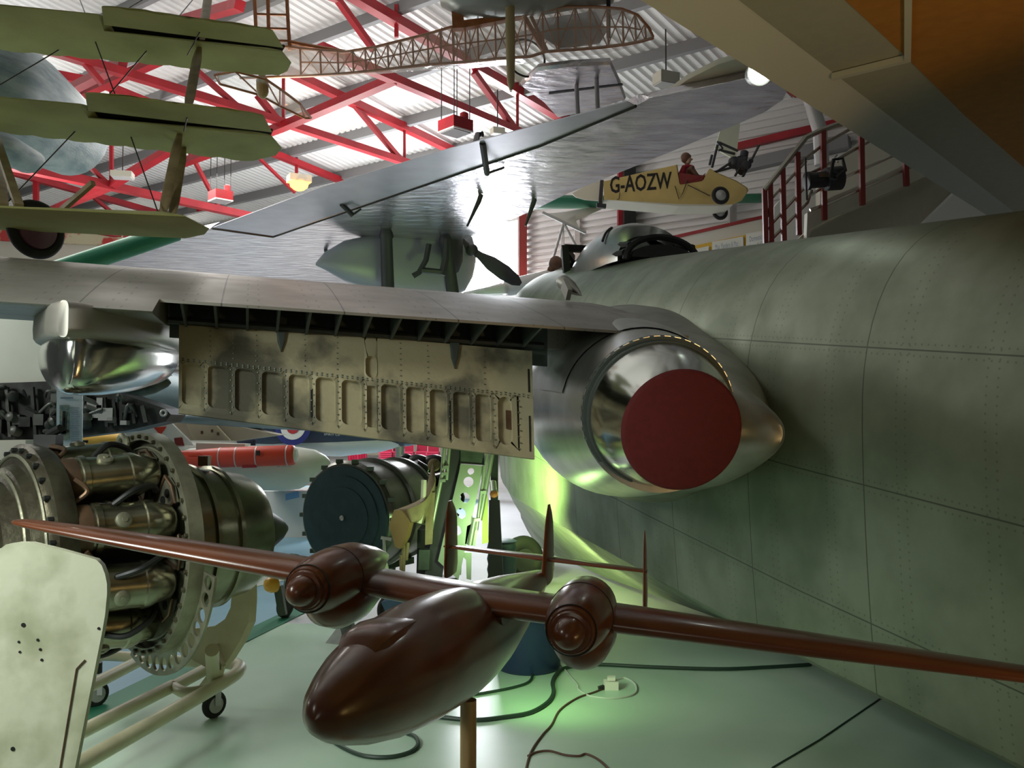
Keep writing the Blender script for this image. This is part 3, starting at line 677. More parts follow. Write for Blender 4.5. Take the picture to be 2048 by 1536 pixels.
# ================================================================ PEOPLE HELPER
def limb(mb, a, b, r0, r1, n=10):
    a, b = V(a), V(b); mb.tube([a.lerp(b, t) for t in (0, .25, .6, 1)], [r0, lerp(r0, r1, .15), lerp(r0, r1, .6), r1], n); mb.ball(a, r0, n=8); mb.ball(b, r1, n=8)
def person(root, hip, chest, head, arms, legs, body_mat, face, k=1.0, voxel=.014, skin_mat=None):
    """one welded body: hip and chest points, head centre, arms [(shoulder, elbow, hand)], legs [(hip, knee, foot)]"""
    hip, chest, head, face = V(hip), V(chest), V(head), V(face).normalized(); mb = MB()
    limb(mb, hip, chest, .145*k, .15*k, 14); limb(mb, chest, chest.lerp(head, .45), .12*k, .055*k); limb(mb, chest.lerp(head, .4), head, .052*k, .06*k)
    mb.ball(head, .1*k, .82, .9, 1.15); mb.ball(head+face*.085*k-V((0, 0, .01*k)), .022*k, .8, .8, 1.2); mb.ball(head+face*.05*k-V((0, 0, .07*k)), .05*k)
    for sh, el, ha in arms:
        limb(mb, chest, sh, .1*k, .07*k); limb(mb, sh, el, .058*k, .045*k); limb(mb, el, ha, .045*k, .03*k); d = (V(ha)-V(el)).normalized()
        s = d.cross(face); s = s.normalized() if s.length > .01 else V((1, 0, 0))
        limb(mb, ha, V(ha)+d*.07*k, .036*k, .034*k)
        for j in range(4): limb(mb, V(ha)+d*.07*k+s*((j-1.5)*.02*k), V(ha)+d*(.14+.012*(j in (1, 2)))*k+s*((j-1.5)*.024*k)+face*.015*k, .011*k, .009*k, 6)
        limb(mb, V(ha)+d*.02*k+s*.03*k, V(ha)+d*.07*k+s*.065*k, .013*k, .01*k, 6)
    for hp, kn, fo in legs:
        limb(mb, hip, hp, .12*k, .09*k); limb(mb, hp, kn, .088*k, .06*k); limb(mb, kn, fo, .058*k, .04*k); limb(mb, fo, V(fo)+face*.16*k-V((0, 0, .03*k)), .045*k, .035*k)
    o = mb.build('body', body_mat, root, 80)
    m = o.modifiers.new('weld', 'REMESH'); m.mode = 'VOXEL'; m.voxel_size = voxel*k; m.use_smooth_shade = True
    return o
# ================================================================ AEROPLANES HANGING FROM THE ROOF
def slab(name, pts, z, th, m, parent, bev=.03, thin=False):
    b = [H(x, y, z) for x, y in pts]; c = sum(b, V())/len(b)
    ins = lambda p, d: p+(V((c.x-p.x, c.y-p.y, 0)).normalized())*d
    if thin: return MB().loft([[ins(p, .004) for p in b], [p+V((0, 0, .004)) for p in b], [ins(p, .01)+V((0, 0, .009)) for p in b], [ins(p, .06)+V((0, 0, th*.25)) for p in b], [ins(p, .16)+V((0, 0, th*.5)) for p in b]]).build(name, m, parent, 30)
    return MB().loft([[ins(p, bev) for p in b], [p+V((0, 0, th*.35)) for p in b], [ins(p, bev*.8)+V((0, 0, th*.8)) for p in b], [ins(p, bev*4)+V((0, 0, th)) for p in b]]).build(name, m, parent, 50)
# --- green-doped multiplane at the left
q = thing('multiplane', 'olive linen multiplane wings stacked at the left, braced by wooden struts, wheel below', 'aeroplane', H(100, 250, 3.6))
Z1, Z2, Z3 = 4.35, 3.65, 2.9
def wave(a, b, n, amp, k): return [(lerp(a[0], b[0], i/n), lerp(a[1], b[1], i/n)+amp*abs(sin(pi*k*i/n))) for i in range(n+1)]
def wave_low(a, b, n, amp, k): return wave(a, b, n, amp, k)
slab('wing', [(-260, -10), (0, 10)]+[(196, 29), (208, 62), (564, 103), (583, 126), (575, 143), (558, 151)]+wave((545, 150), (0, 99), 24, 3, 8)+[(-260, 75)], Z1, .09, M['olive'], q, thin=True)
slab('aileron', wave((203, 14), (546, 62), 20, -3, 6)+[(567, 96), (207, 50)], Z1+.004, .04, M['olive'], q, .015, True)
slab('hinge_gap', [(206, 47), (570, 95), (564, 104), (206, 65)], Z1+.05, .02, M['slit'], q, .002)
slab('wing', [(-260, 170), (0, 195), (160, 209), (176, 236), (543, 272), (564, 297), (553, 311)]+wave_low((506, 322), (0, 263), 24, 3, 8)+[(-260, 235)], Z2, .09, M['olive'], q, thin=True)
slab('aileron', wave((169, 187), (527, 232), 20, -3, 6)+[(544, 265), (176, 222)], Z2+.004, .04, M['olive'], q, .015, True)
slab('hinge_gap', [(174, 219), (546, 263), (541, 274), (174, 240)], Z2+.05, .02, M['slit'], q, .002)
slab('wing', [(-260, 408), (0, 415), (370, 433), (419, 458), (410, 469), (372, 477), (0, 460), (-260, 450)], Z3, .08, M['olive'], q, .02, True)
for a, za, b, zb_ in (((418, -20), 5.05, (404, 80), Z1+.02), ((398, 95), Z1, (375, 222), Z2+.03), ((359, 268), Z2, (324, 436), Z3+.06), ((367, 295), Z2, (343, 438), Z3+.06)):
    A, B = H(*a, za), H(*b, zb_); d = (B-A).normalized(); MB().loft([[A.lerp(B, t)+V((.035*w_*cos(2*pi*k/10), .018*w_*sin(2*pi*k/10), 0)) for k in range(10)] for t, w_ in ((0, .6), (.2, 1), (.8, 1), (1, .6))]).build('interplane_strut', M['strut'], q)
for a, za, b, zb_ in (((191, 84), Z1, (236, 205), Z2+.05), ((293, 102), Z1, (205, 205), Z2+.05), ((150, 263), Z2, (5, 415), Z3+.05), ((262, 274), Z2, (318, 430), Z3+.05), ((0, 170), 4.0, (285, 0), 4.9), ((399, 65), Z1, (375, 110), Z1-.05), ((374, 236), Z2, (368, 262), Z2-.03), ((350, 315), Z2-.1, (318, 425), Z3+.1), ((385, 0), 5, (356, 35), Z1+.1), ((160, 0), 5, (170, 26), Z1+.08)):
    MB().tube([H(*a, za), H(*b, zb_)], .0045, 6).build('bracing_wire', M['wire'], q)
for a, za, b, zb_ in (((-10, 270), Z2, (38, 412), Z3+.05), ((0, 330), Z2-.2, (8, 412), Z3+.05)):
    MB().bar(H(*a, za), H(*b, zb_), .05, .03).build('cabane_strut', M['strut'], q)
wc_ = P(72, 459, 5.75); wa = V((.86, -.5, .05)).normalized()
wl = MB().ring(wc_, wa, .165, .033, 40, 10).build('tyre', M['black'], q)
MB().lathe([(.0, .14), (.03, .13), (.075, .03), (.10, .02), (.10, .001)], wc_, wa, 32).build('wheel_disc', mat('plum fabric', (.16, .07, .10), .6), q)
MB().bar(wc_+wa*.05, wc_+wa*.6+V((0, 0, .2)), .03).build('axle', M['strut'], q)
# --- blue-grey painted canvas nose far left
cn = thing('canvas_fuselage', 'blue grey painted canvas fuselage nose at the far left edge', 'aeroplane', P(-40, 190, 7.6))
MB().loft([[P(-40, 160, 7.6)+V((.5*s_*cos(2*pi*k/28), d, .5*s_*sin(2*pi*k/28))) for k in range(28)] for d, s_ in ((-.45, .05), (-.42, .4), (-.3, .75), (-.1, .95), (.1, 1), (.6, 1), (1.6, .8))]).build('skin', M['bluecloth'], cn, 60)
MB().loft([[P(-8, 288, 7.3)+V((.17*s_*cos(2*pi*k/16), d, .12*s_*sin(2*pi*k/16))) for k in range(16)] for d, s_ in ((-.2, .05), (-.15, .6), (0, 1), (.5, .9))]).build('fairing', M['bluecloth'], cn, 60)
# --- big silver high-wing monoplane
sv = thing('silver_monoplane', 'silver fabric high-wing monoplane with twin dark struts, hanging across the middle', 'aeroplane', H(780, 545, 3.5))
ZW = 4.2
slab('wing', [(140, 525), (300, 487), (420, 458), (545, 474), (618, 450), (1080, 293), (1272, 212), (1300, 196), (1440, 168), (1525, 150), (1562, 150), (1578, 176), (1565, 200), (1530, 224), (1480, 246), (1355, 298), (1252, 340), (1138, 386), (1060, 424), (930, 477), (760, 545), (600, 600), (300, 640)], ZW, .16, M['silver'], sv, .03, True)
slab('aileron', [(427, 455), (640, 376), (900, 297), (1255, 203), (1270, 211), (1080, 290), (618, 447), (546, 472)], ZW-.004, .03, M['silver2'], sv, .015, True)
slab('wing_tip', [(1322, 196), (1375, 158), (1435, 128), (1480, 115), (1545, 128), (1560, 150), (1525, 153), (1440, 170)], ZW+.1, .05, M['pale'], sv, .01)
MB().tube([H(x, y, ZW-.006) for x, y in ((424, 457), (546, 474), (618, 449), (1080, 292), (1272, 212))], .013, 6).build('hinge_line', M['slit'], sv)
for a in ((683, 408, 705, 430, 722, 418), (965, 285, 974, 347, 1008, 335)):
    A, B, C_ = H(a[0], a[1], ZW), H(a[2], a[3], ZW-.1), H(a[4], a[5], ZW-.02); MB().tube([A, B], .03, 8).tube([B, C_], .012, 6).build('aileron_horn', M['dgrey'], sv)
MB().tube([H(950, 290, ZW+.05), H(955, 270, ZW+.28), H(965, 268, ZW+.28)], .03, 8).build('horn_arm', M['dgrey'], sv)
for (a, b) in (((772, 458), (777, 620)), ((890, 470), (910, 620))):
    A = H(*a, ZW); B = P(*b, A.y+.1); MB().loft([[A.lerp(B, t)+V((.085*w_*cos(2*pi*k/12), .05*w_*sin(2*pi*k/12), 0)) for k in range(12)] for t, w_ in ((0, .8), (.04, 1), (.1, 1.15), (.12, .95), (1, 1.05))]).build('wing_strut', M['dgrey'], sv)
for x, y, x2, y2, x3, y3 in ((962, 389, 958, 402, 934, 453), (1069, 398, 1066, 408, 1051, 452), (651, 498, 655, 515, 668, 545)):
    A = H(x, y, ZW); MB().tube([A, P(x2, y2, A.y), P(x3, y3, A.y)], [.03, .03, .012], 6).build('wing_fitting', M['dgrey'], sv)
SY = 11.6; fb = []
for px, py, r in ((632, 528, .02), (650, 522, .12), (690, 522, .28), (760, 527, .42), (830, 530, .5), (900, 528, .52), (930, 522, .44), (945, 515, .3), (952, 512, .1)):
    c = P(px, py, SY+(px-630)*.004); fb.append([c+V((.1*r*0, r*.8*cos(2*pi*k/24), r*sin(2*pi*k/24))) for k in range(24)])
MB().loft(fb).build('fuselage', mat('grey doped fuselage', (.38, .40, .44), .4, .3), sv, 60)
MB().tube([P(x, y, SY-.05) for x, y in ((858, 488), (852, 520), (838, 545), (826, 552))], .04, 6).tube([P(x, y, SY) for x, y in ((893, 480), (891, 520), (884, 550))], .05, 6).tube([P(840, 540, SY-.05), P(890, 545, SY)], .04, 6).build('cabin_door_frame', M['dgrey'], sv)
MB().loft([[P(px, py, SY+.9)+V((0, r*cos(2*pi*k/20), r*sin(2*pi*k/20))) for k in range(20)] for px, py, r in ((893, 505, .40), (905, 500, .42), (918, 497, .36), (926, 497, .2))]).build('engine_cowling', M['dgrey'], sv, 60)
hb_ = P(944, 500, SY+.9)
pr = MB()
for sg in (1, -1):
    d = V((.78, 0, -.55))*sg; s_ = []
    for t, w_ in ((.0, .05), (.15, .06), (.35, .11), (.6, .12), (.8, .09), (.9, .03)):
        c = hb_+d*t; s_.append([c+V((.55, 0, .78))*(w_*cos(2*pi*k/10))+V((0, 1, 0))*(.025*sin(2*pi*k/10)) for k in range(10)])
    pr.loft(s_)
pr.ball(hb_, .09).build('propeller', M['dgrey'], sv)
# --- clear film-covered man-powered aeroplane (wooden skeleton)
sk = thing('skeleton_aeroplane', 'wooden lattice aeroplane fuselage covered in clear film, hanging near the roof', 'aeroplane', P(900, 140, 8.2))
top = [(560, 92), (600, 97), (690, 104), (750, 94), (855, 68), (902, 54), (1000, 40), (1060, 27), (1130, 14), (1196, 14), (1245, 18), (1275, 30), (1298, 56), (1306, 74)]
bot = [(480, 156), (610, 152), (690, 147), (750, 141), (855, 129), (940, 123), (1000, 117), (1060, 113), (1093, 103), (1150, 99), (1200, 95), (1255, 88), (1285, 82), (1306, 76)]
def along(tab, x): return interp([(a, b) for a, b in tab], x)[0]
def depth(x): return 8.6-(x-480)*.0009
def wd(x): return .05+.5*min(1, max(0, (x-560)/420.0))*(1 if x < 1200 else max(.05, (1306-x)/106.0))
fm_ = MB()
for off in (0, 1):
    for tab in (top, bot): fm_.tube([P(x, y, depth(x)+off*wd(x)) for x, y in tab], .014, 6)
xs = [600, 640, 675, 705, 730, 750, 775, 800, 825, 855, 880, 905, 930, 955, 990, 1020, 1050, 1085, 1115, 1150, 1180, 1215, 1245, 1270, 1290]
for i, x in enumerate(xs):
    t0, b0 = along(top, x), along(bot, x); D = depth(x); wdd = wd(x)
    for off in (0, wdd): fm_.tube([P(x, t0, D+off), P(x+2, b0, D+off)], .010, 5)
    fm_.tube([P(x, t0, D), P(x, t0, D+wdd)], .008, 5); fm_.tube([P(x, b0, D), P(x, b0, D+wdd)], .008, 5)
    if i+1 < len(xs):
        x2 = xs[i+1]; t1, b1 = along(top, x2), along(bot, x2)
        a, b = (t0, b1) if i % 2 else (b0, t1); fm_.tube([P(x, a, D), P(x2, b, depth(x2))], .006, 5); fm_.tube([P(x, b0 if i % 2 else t0, D+wdd), P(x2, t1 if i % 2 else b1, depth(x2)+wd(x2))], .006, 5)
fm_.tube([P(x, (along(top, x)+along(bot, x))/2, depth(x)) for x in range(600, 1300, 20)], .008, 5)
fm_.build('fuselage_frame', M['orangewood'], sk)
MB().loft([[P(x, along(top, x)-1, depth(x)-.02), P(x, along(bot, x)+1, depth(x)-.02), P(x, along(bot, x)+14*min(1, wd(x)*2), depth(x)+wd(x)/2), P(x, along(bot, x)+1, depth(x)+wd(x)+.02), P(x, along(top, x)-1, depth(x)+wd(x)+.02)] for x in list(range(560, 1300, 20))+[1305]]).build('film_covering', M['film'], sk, 20)
fn_ = MB()
for pts in (((507, -40), (512, 60), (516, 98)), ((572, -40), (577, 60), (580, 100)), ((535, -40), (538, 98))): fn_.tube([P(x, y, 8.55) for x, y in pts], .02, 6)
for y in (-10, 28, 56, 80): fn_.bar(P(507+y*.08, y, 8.55), P(574+y*.06, y+2, 8.55), .012, .02)
fn_.tube([P(x, y, 8.55) for x, y in ((580, 84), (620, 92), (690, 104))], .022, 6)
fn_.build('fin_frame', M['orangewood'], sk)
MB().prism([P(505, -40, 8.55), P(574, -40, 8.55), P(582, 100, 8.55), P(514, 100, 8.55)], (0, .01, 0)).prism([P(582, 86, 8.55), P(690, 105, 8.55), P(690, 146, 8.55), P(520, 152, 8.55)], (0, .01, 0)).build('fin_film', M['film'], sk, 0)
tl = MB(); tp = [(430, 150), (470, 143), (530, 158), (560, 178), (600, 208), (622, 236), (610, 236), (560, 212), (520, 190), (440, 168)]
tpl = [H(x, y, 4.75) for x, y in tp]
for i in range(len(tpl)): tl.tube([tpl[i], tpl[(i+1) % len(tpl)]], .012, 5)
for i, j in ((1, 8), (2, 7), (3, 7), (4, 6)): tl.tube([tpl[i], tpl[j]], .008, 5)
tl.build('tailplane_frame', M['orangewood'], sk); MB().prism(tpl, (0, 0, .02)).build('tailplane_film', M['film'], sk, 0)
MB().lathe([(0, .03), (.05, .055), (.16, .055), (.2, .04), (.22, .015)], H(524, 150, 4.85), (.05, 0, -1), 16).build('tail_pod', M['palewood'], sk)
s_ = []
for y, w_ in ((-60, .05), (0, .055), (60, .06), (120, .055), (165, .045), (182, .015)): s_.append([P(1020+y*.01, y, 7.9)+V((w_*.75*cos(2*pi*k/10), .03*sin(2*pi*k/10), 0)) for k in range(10)])
MB().loft(s_).build('propeller', M['tan'], sk)
s_ = []
for x, y0, y1 in ((880, -70, 2), (905, -70, 16), (930, -72, 26), (1000, -74, 30), (1080, -78, 22), (1150, -80, 8), (1230, -84, -6)): a, b = P(x, y1, 8.0), P(x, y0, 8.0); s_.append([a.lerp(b, .5)+V((0, .35*cos(2*pi*k/16), (b-a).length/2*sin(2*pi*k/16))) for k in range(16)])
MB().loft(s_).build('wing_pylon', mat('grey green fairing', (.30, .34, .31), .3, .4), sk, 60)
MB().prism([P(903, 20, 8.1), P(924, 12, 8.1), P(928, 40, 8.1), P(1045, 25, 8.1), (P(1045, 32, 8.1)), P(928, 55, 8.1), P(905, 56, 8.1)], (0, .08, 0)).build('ply_fairing', M['orangewood'], sk, 0)
MB().prism([P(1062, 40, 8.5), P(1190, 22, 8.5), P(1215, 60, 8.5), P(1200, 85, 8.5), P(1120, 96, 8.5), P(1085, 75, 8.5)], (0, .03, 0)).build('silver_bulkhead', M['silver'], sk, 0)
MB().tube([P(1217, -20, 8.0), P(1217, 76, 8.0)], .02, 8).build('control_rod', M['dark'], sk)
MB().bar(P(1045, 28, 8.15), P(1090, 105, 8.15), .05, .04).bar(P(1060, 28, 8.15), P(1095, 104, 8.15), .03, .03).build('drive_strut', M['orangewood'], sk, 0)
wcn = P(1052, 110, 8.3); MB().ring(wcn+V((0, 0, -.03)), (.3, -1, .1), .19, .011, 40, 6).build('wheel', M['black'], sk)
# --- silver fabric tail panel with two posts, behind the skeleton
tp = thing('silver_tail', 'silver fabric tail surface with two posts, between the lattice fuselage and silver wing', 'aeroplane part', H(1150, 180, 4.9))
slab('panel', [(1040, 172), (1075, 140), (1140, 132), (1222, 128), (1240, 165), (1252, 200), (1180, 222), (1115, 236), (1085, 205)], 4.95, .08, M['silver'], tp, .02)
slab('hinge_line', [(1098, 185), (1245, 168), (1246, 171), (1098, 189)], 4.945, .01, M['slit'], tp, .001)
for x in (1153, 1193): MB().tube([H(x, 172 if x < 1160 else 160, 4.95), H(x+3, 238, 4.55)], .022, 8).build('post', M['grey'], tp)
# --- yellow single seater
YF = 12.2
fl_ = thing('yellow_flea', 'small yellow single-seat aeroplane lettered G-AOZW with a pilot aboard, hanging on the right', 'aeroplane', P(1340, 400, YF))
side = [(1207, 363), (1352, 330), (1359, 368), (1406, 361), (1418, 338), (1434, 347), (1470, 362), (1492, 376), (1494, 383), (1481, 402), (1466, 409), (1358, 408), (1208, 399)]
a = [P(x, y, YF) for x, y in side]; b = [P(x, y-1, YF+.55)+V((.02, 0, -.0)) for x, y in side]
MB().loft([a, b]).build('fuselage', M['yellow'], fl_, 30)
MB().prism([P(1208, 399, YF), P(1358, 408, YF), P(1466, 409, YF), P(1440, 412, YF), P(1358, 412, YF)], (0, .5, 0)).build('lit_belly_edge', M['pale'], fl_, 0)  # pale strip paints the light on the yellow belly
MB().prism([P(1144, 387, YF+.2), P(1165, 375, YF+.2), P(1206, 350, YF+.2), P(1206, 402, YF+.2), P(1170, 399, YF+.2), P(1152, 394, YF+.2)], (0, .04, 0)).build('rudder', M['pale'], fl_, 0)
MB().bar(P(1204, 361, YF+.15), P(1200, 412, YF+.15), .05, .05).bar(P(1193, 411, YF+.1), P(1212, 413, YF+.1), .06, .06).build('rudder_post', M['dgrey'], fl_, 0)
MB().prism([P(1356, 345, YF+.02), P(1361, 369, YF-.006), P(1404, 362, YF-.006), P(1412, 345, YF-.006), P(1404, 352, YF-.006)], (0, .012, 0)).build('cockpit_edge', M['maroon'], fl_, 0)
ux = (P(1352, 372, YF)-P(1207, 384, YF)).normalized(); uy = V((0, 0, 1)); o0 = P(1219, 386, YF-.004)
lettering('registration', 'G-AOZW', o0, ux, uy, .33, M['blackp'], fl_, .0, (P(1343, 370, YF)-P(1219, 384, YF)).length, .018)
for c, r in ((P(1441, 391, YF-.22), .125), (P(1440, 424, YF+.5), .118)):
    wla = V((.1, -1, .05)); w_ = MB().ring(c, wla, r*.78, r*.24, 36, 10).build('wheel', M['black'], fl_)
    MB().lathe([(-.02, r*.62), (.02, r*.6), (.05, r*.2), (.06, .001)], c, wla, 24).build('hub', M['grey'], w_)
MB().bar(P(1441, 391, YF-.2), P(1440, 424, YF+.5), .03).build('axle', M['dgrey'], fl_, 0)
en = P(1485, 328, YF+.2)
eg = MB().lathe([(-.1, .07), (-.08, .11), (.04, .11), (.06, .07)], en, (1, -.15, -.1), 20)
for k in range(3): d = V((.05, -.3+.3*k, .28 if k == 1 else -.12)); eg.lathe([(0, .055), (.1, .06), (.18, .06), (.2, .03)], en, d, 12)
eg.ball(en+V((-.12, 0, .02)), .09).build('engine', M['dgrey'], fl_)
pb = MB()
for sg in (1, -1): pb.loft([[P(1502, 322, YF+.2)+V((.12*sg*t, 0, .23*sg*t*1.0))+V((.02*cos(2*pi*k/8), .035*w_*sin(2*pi*k/8), 0)) for k in range(8)] for t, w_ in ((0, .6), (.3, 1), (.8, .9), (1, .3))])
pb.ball(P(1502, 322, YF+.2), .035).build('propeller', M['dgrey'], fl_)
for pts in (((1435, 290), (1424, 335)), ((1425, 349), (1482, 312)), ((1425, 345), (1484, 330)), ((1438, 285), (1476, 302)), ((1470, 352), (1480, 335)), ((1440, 300), (1470, 308)), ((1424, 310), (1419, 330)), ((1434, 283), (1445, 297), (1436, 302))):
    MB().tube([P(x, y, YF+.15) for x, y in pts], .018, 6).build('engine_mount', M['dgrey'], fl_)
MB().prism([P(1430, 296, YF+.9), P(1450, 230, YF+.9), P(1483, 225, YF+.9), P(1472, 320, YF+.9)], (0, .05, 0)).build('wing_panel', mat('translucent wing cloth', (.60, .64, .50), .7), fl_, 0)
for pts in (((1350, 372), (1358, 398), (1366, 385), (1375, 360)), ((1376, 370), (1420, 392)), ((1240, 385), (1238, 398), (1234, 399))): MB().tube([P(x, y, YF-.02) for x, y in pts], .006, 5).build('control_cable', M['wire'], fl_)
pl = thing('person', 'pilot in brown flying cap and crimson scarf, sitting in the yellow cockpit', 'person', P(1380, 365, YF+.25))
kk = .62; hd = P(1373, 318, YF+.25); ch = P(1377, 345, YF+.25)
person(pl, P(1374, 372, YF+.25), ch, hd, [(ch+V((.02, -.13, .02)), ch+V((.1, -.15, -.1)), ch+V((.2, -.06, -.08))), (ch+V((.02, .13, .02)), ch+V((.1, .15, -.1)), ch+V((.2, .06, -.08)))], [], M['leather'], (1, -.1, .05), kk, .016)
fc = MB().ball(hd+V((.018, -.004, -.012)), .064, .8, .85, 1.1).ball(hd+V((.075, -.01, -.01)), .014).build('face', M['skinc'], pl)
MB().ball(hd+V((-.012, 0, .016)), .075, 1, .95, 1.05).ball(hd+V((.035, -.01, .035)), .03).build('flying_cap', M['leather'], pl)
MB().ring(ch+V((0, 0, .07)), (.1, 0, 1), .06, .03, 20, 8).tube([ch+V((-.06, -.03, .08)), ch+V((-.1, -.05, -.05)), ch+V((-.11, -.04, -.17))], [.04, .06, .03], 8).build('scarf', M['scarf'], pl)
# --- hang glider and its pilot, beyond the jet's wing
hg = thing('hang_glider', 'white hang glider with a triangular control frame, hanging beyond the canopy', 'hang glider', P(1127, 446, 13.2))
MB().loft([[P(1040, 415, 13.4), P(1040, 413, 13.4)], [P(1092, 428, 13.1), P(1092, 426, 13.1)], [P(1130, 443, 13.1), P(1130, 440, 13.1)], [P(1172, 466, 13.2), P(1172, 464, 13.2)]], False, False).sheet([[P(1092, 427, 13.1), P(1130, 441, 13.1), P(1160, 458, 13.2)], [P(1130, 424, 13.6), P(1150, 430, 13.6), P(1152, 442, 13.6)], [P(1195, 412, 14), P(1200, 414, 14), P(1204, 418, 14)]]).build('sail', M['white'], hg, 30)
for pts, w_ in (((( 1127, 446), (1096, 552)), .02), (((1127, 446), (1152, 492)), .02), (((1127, 446), (1128, 524)), .008), (((1127, 446), (1120, 530)), .006), (((1128, 490), (1140, 525)), .006), (((1085, 425), (1172, 466)), .025)):
    MB().tube([P(x, y, 13.1) for x, y in pts], w_, 6).build('frame_tube', M['grey'], hg)
hp_ = thing('person', 'hang glider pilot in brown cap and white suit, seen behind the windscreen', 'person', P(1100, 560, 12.9))
hd = P(1113, 532, 12.9); ch = P(1092, 560, 12.9)
person(hp_, P(1020, 575, 13.2), ch, hd, [(ch+V((.02, -.18, 0)), ch+V((.1, -.2, -.25)), ch+V((.35, -.1, -.3))), (ch+V((.02, .18, 0)), ch+V((.1, .2, -.25)), ch+V((.35, .1, -.3)))], [(P(1010, 577, 13.1), P(970, 582, 13.2), P(930, 588, 13.3)), (P(1010, 580, 13.4), P(970, 585, 13.5), P(930, 590, 13.5))], M['white'], (.8, -.5, -.1), .95, .022)
MB().ball(hd+V((-.01, 0, .03)), .115, .95, 1, 1.05).ball(hd+V((-.07, 0, -.06)), .07).build('flying_cap', M['leather'], hp_)
# --- green spars
gs = thing('green_wing', 'long thin green wing hanging behind the yellow aeroplane', 'aeroplane part', P(1200, 405, 13.9))
MB().loft([[P(x, y, 13.9)+V((0, .25*cos(2*pi*k/12), w_*sin(2*pi*k/12))) for k in range(12)] for x, y, w_ in ((900, 485, .06), (960, 456, .07), (1060, 408, .09), (1075, 404, .1), (1200, 404, .085), (1300, 402, .06), (1420, 399, .05), (1535, 396, .045))]).build('spar', M['green'], gs, 60)
gb = thing('green_boom', 'dark green tubular boom behind the silver wing at the left', 'aeroplane part', P(280, 500, 9.0))
MB().tube([P(40, 566, 8.6), P(250, 497, 9.1), P(352, 463, 9.4)], .105, 16).build('boom', M['green'], gb)
# ---------------------------------------------------------------- lamps, heaters and boxes at the roof
def heater(px, py, Y, w_, h_, lab):
    c = P(px, py, Y); t = thing('roof_heater', lab, 'heater', c); rt = Matrix.Rotation(.75, 3, 'Z')
    MB().box(c, w_, w_, h_, rt).build('casing', M['red'], t, 0)
    MB().box(c-V((0, 0, h_/2+.008)), w_*1.02, w_*1.02, .016, rt).build('rim', M['white'], t, 0)
    MB().box(c-V((0, 0, h_/2+.018)), w_*.86, w_*.86, .012, rt).build('grille', M['purlin'], t, 0)
    for s_ in ((-1, -1), (1, -1), (1, 1), (-1, 1)):
        p = c+rt @ V((s_[0]*w_*.4, s_[1]*w_*.4, h_/2)); e_ = p+V((0, 0, 1.1)); MB().tube([p, e_], .006, 5).build('hanger', M['wire'], t)
    MB().lathe([(0, .05), (.08, .05), (.1, .02)], c+V((.1, 0, h_/2)), (0, 0, 1), 12).build('motor', M['red'], t)
heater(911, 252, 10.0, .29, .13, 'red box heater hanging above the middle of the silver wing')
heater(441, 392, 12.5, .26, .13, 'red box heater hanging by the sodium lamp at the left')
def lightbox(px, py, Y, w_, h_, lab, rz=.4):
    c = P(px, py, Y); t = thing('light_fitting', lab, 'lamp', c); rt = Matrix.Rotation(rz, 3, 'Z')
    MB().box(c, w_, w_*.75, h_, rt).build('housing', M['cream'], t, 0); MB().box(c-V((0, 0, h_/2+.006)), w_*.92, w_*.66, .012, rt).build('diffuser', M['white'], t, 0)
    MB().tube([c+V((0, 0, h_/2)), c+V((0, 0, h_/2+.5))], .008, 5).build('hanger', M['wire'], t)
lightbox(995, 262, 11.0, .16, .07, 'small cream light box beside the red heater')
lightbox(1332, 158, 9.5, .24, .12, 'cream light box above the silver wing tip')
lightbox(245, 350, 13.0, .3, .08, 'flat cream light box over the olive wings', .2)
c = P(598, 366, 11.2); t = thing('sodium_lamp', 'glowing orange sodium lamp under the red truss', 'lamp', c)
MB().box(c+V((0, 0, .05)), .28, .2, .09, Matrix.Rotation(.5, 3, 'Z')).build('housing', M['cream'], t, 0); MB().lathe([(0, .12), (-.05, .11), (-.09, .06), (-.1, .001)], c, (0, 0, 1), 20).build('lens', M['lampo'], t)
c = P(1520, 145, 5.7); t = thing('floodlight', 'bright white floodlight at the tip of the silver wing', 'lamp', c)
MB().lathe([(-.16, .04), (-.12, .07), (-.02, .085), (0, .085)], c, (0, -1, -.25), 20).build('housing', M['grey'], t); MB().lathe([(0, .06), (.02, .05), (.025, .001)], c, (0, -1, -.25), 20).build('lens', M['lampw'], t); MB().bar(c+V((0, .1, .05)), c+V((.02, .12, .4)), .03).build('bracket', M['grey'], t, 0)
for px, py, lab in ((1358, 3, 'small black spotlight on the truss at the top edge'), (1438, 58, 'small black spotlight below the gallery corner')):  # small black speaker boxes
    c = P(px, py, 9.3); t = thing('speaker', lab, 'lamp', c); rt = Matrix.Rotation(.5, 3, 'Y')
    MB().box(c, .11, .12, .1, rt).build('body', M['dark'], t, 0); MB().box(c+V((.0, -.07, -.02)), .09, .03, .08, rt).build('visor', M['dgrey'], t, 0); MB().tube([c+V((0, 0, .05)), c+V((-.03, .02, .13))], .012, 6).build('bracket', M['dgrey'], t)
c = P(1640, 362, YS-.45); t = thing('stage_lantern', 'black stage lantern clamped to the stair railing', 'lamp', c)
ax_ = V((-1, -.1, -.12)).normalized(); MB().lathe([(-.16, .09), (-.14, .125), (.02, .12), (.03, .085), (.2, .08), (.2, .095), (.235, .095)], c+V((.08, 0, .02)), ax_, 20).build('barrel', M['dark'], t)
MB().tube([c+V((.06, -.12, .0)), c+V((.10, -.12, .19)), c+V((.20, -.10, .21)), c+V((.22, -.12, .08)), c+V((.12, -.12, .0))], .02, 8).build('yoke', M['dark'], t)
MB().ring(c+V((.10, -.12, .02)), (0, -1, 0), .04, .012, 20, 6).build('knob', M['dgrey'], t)
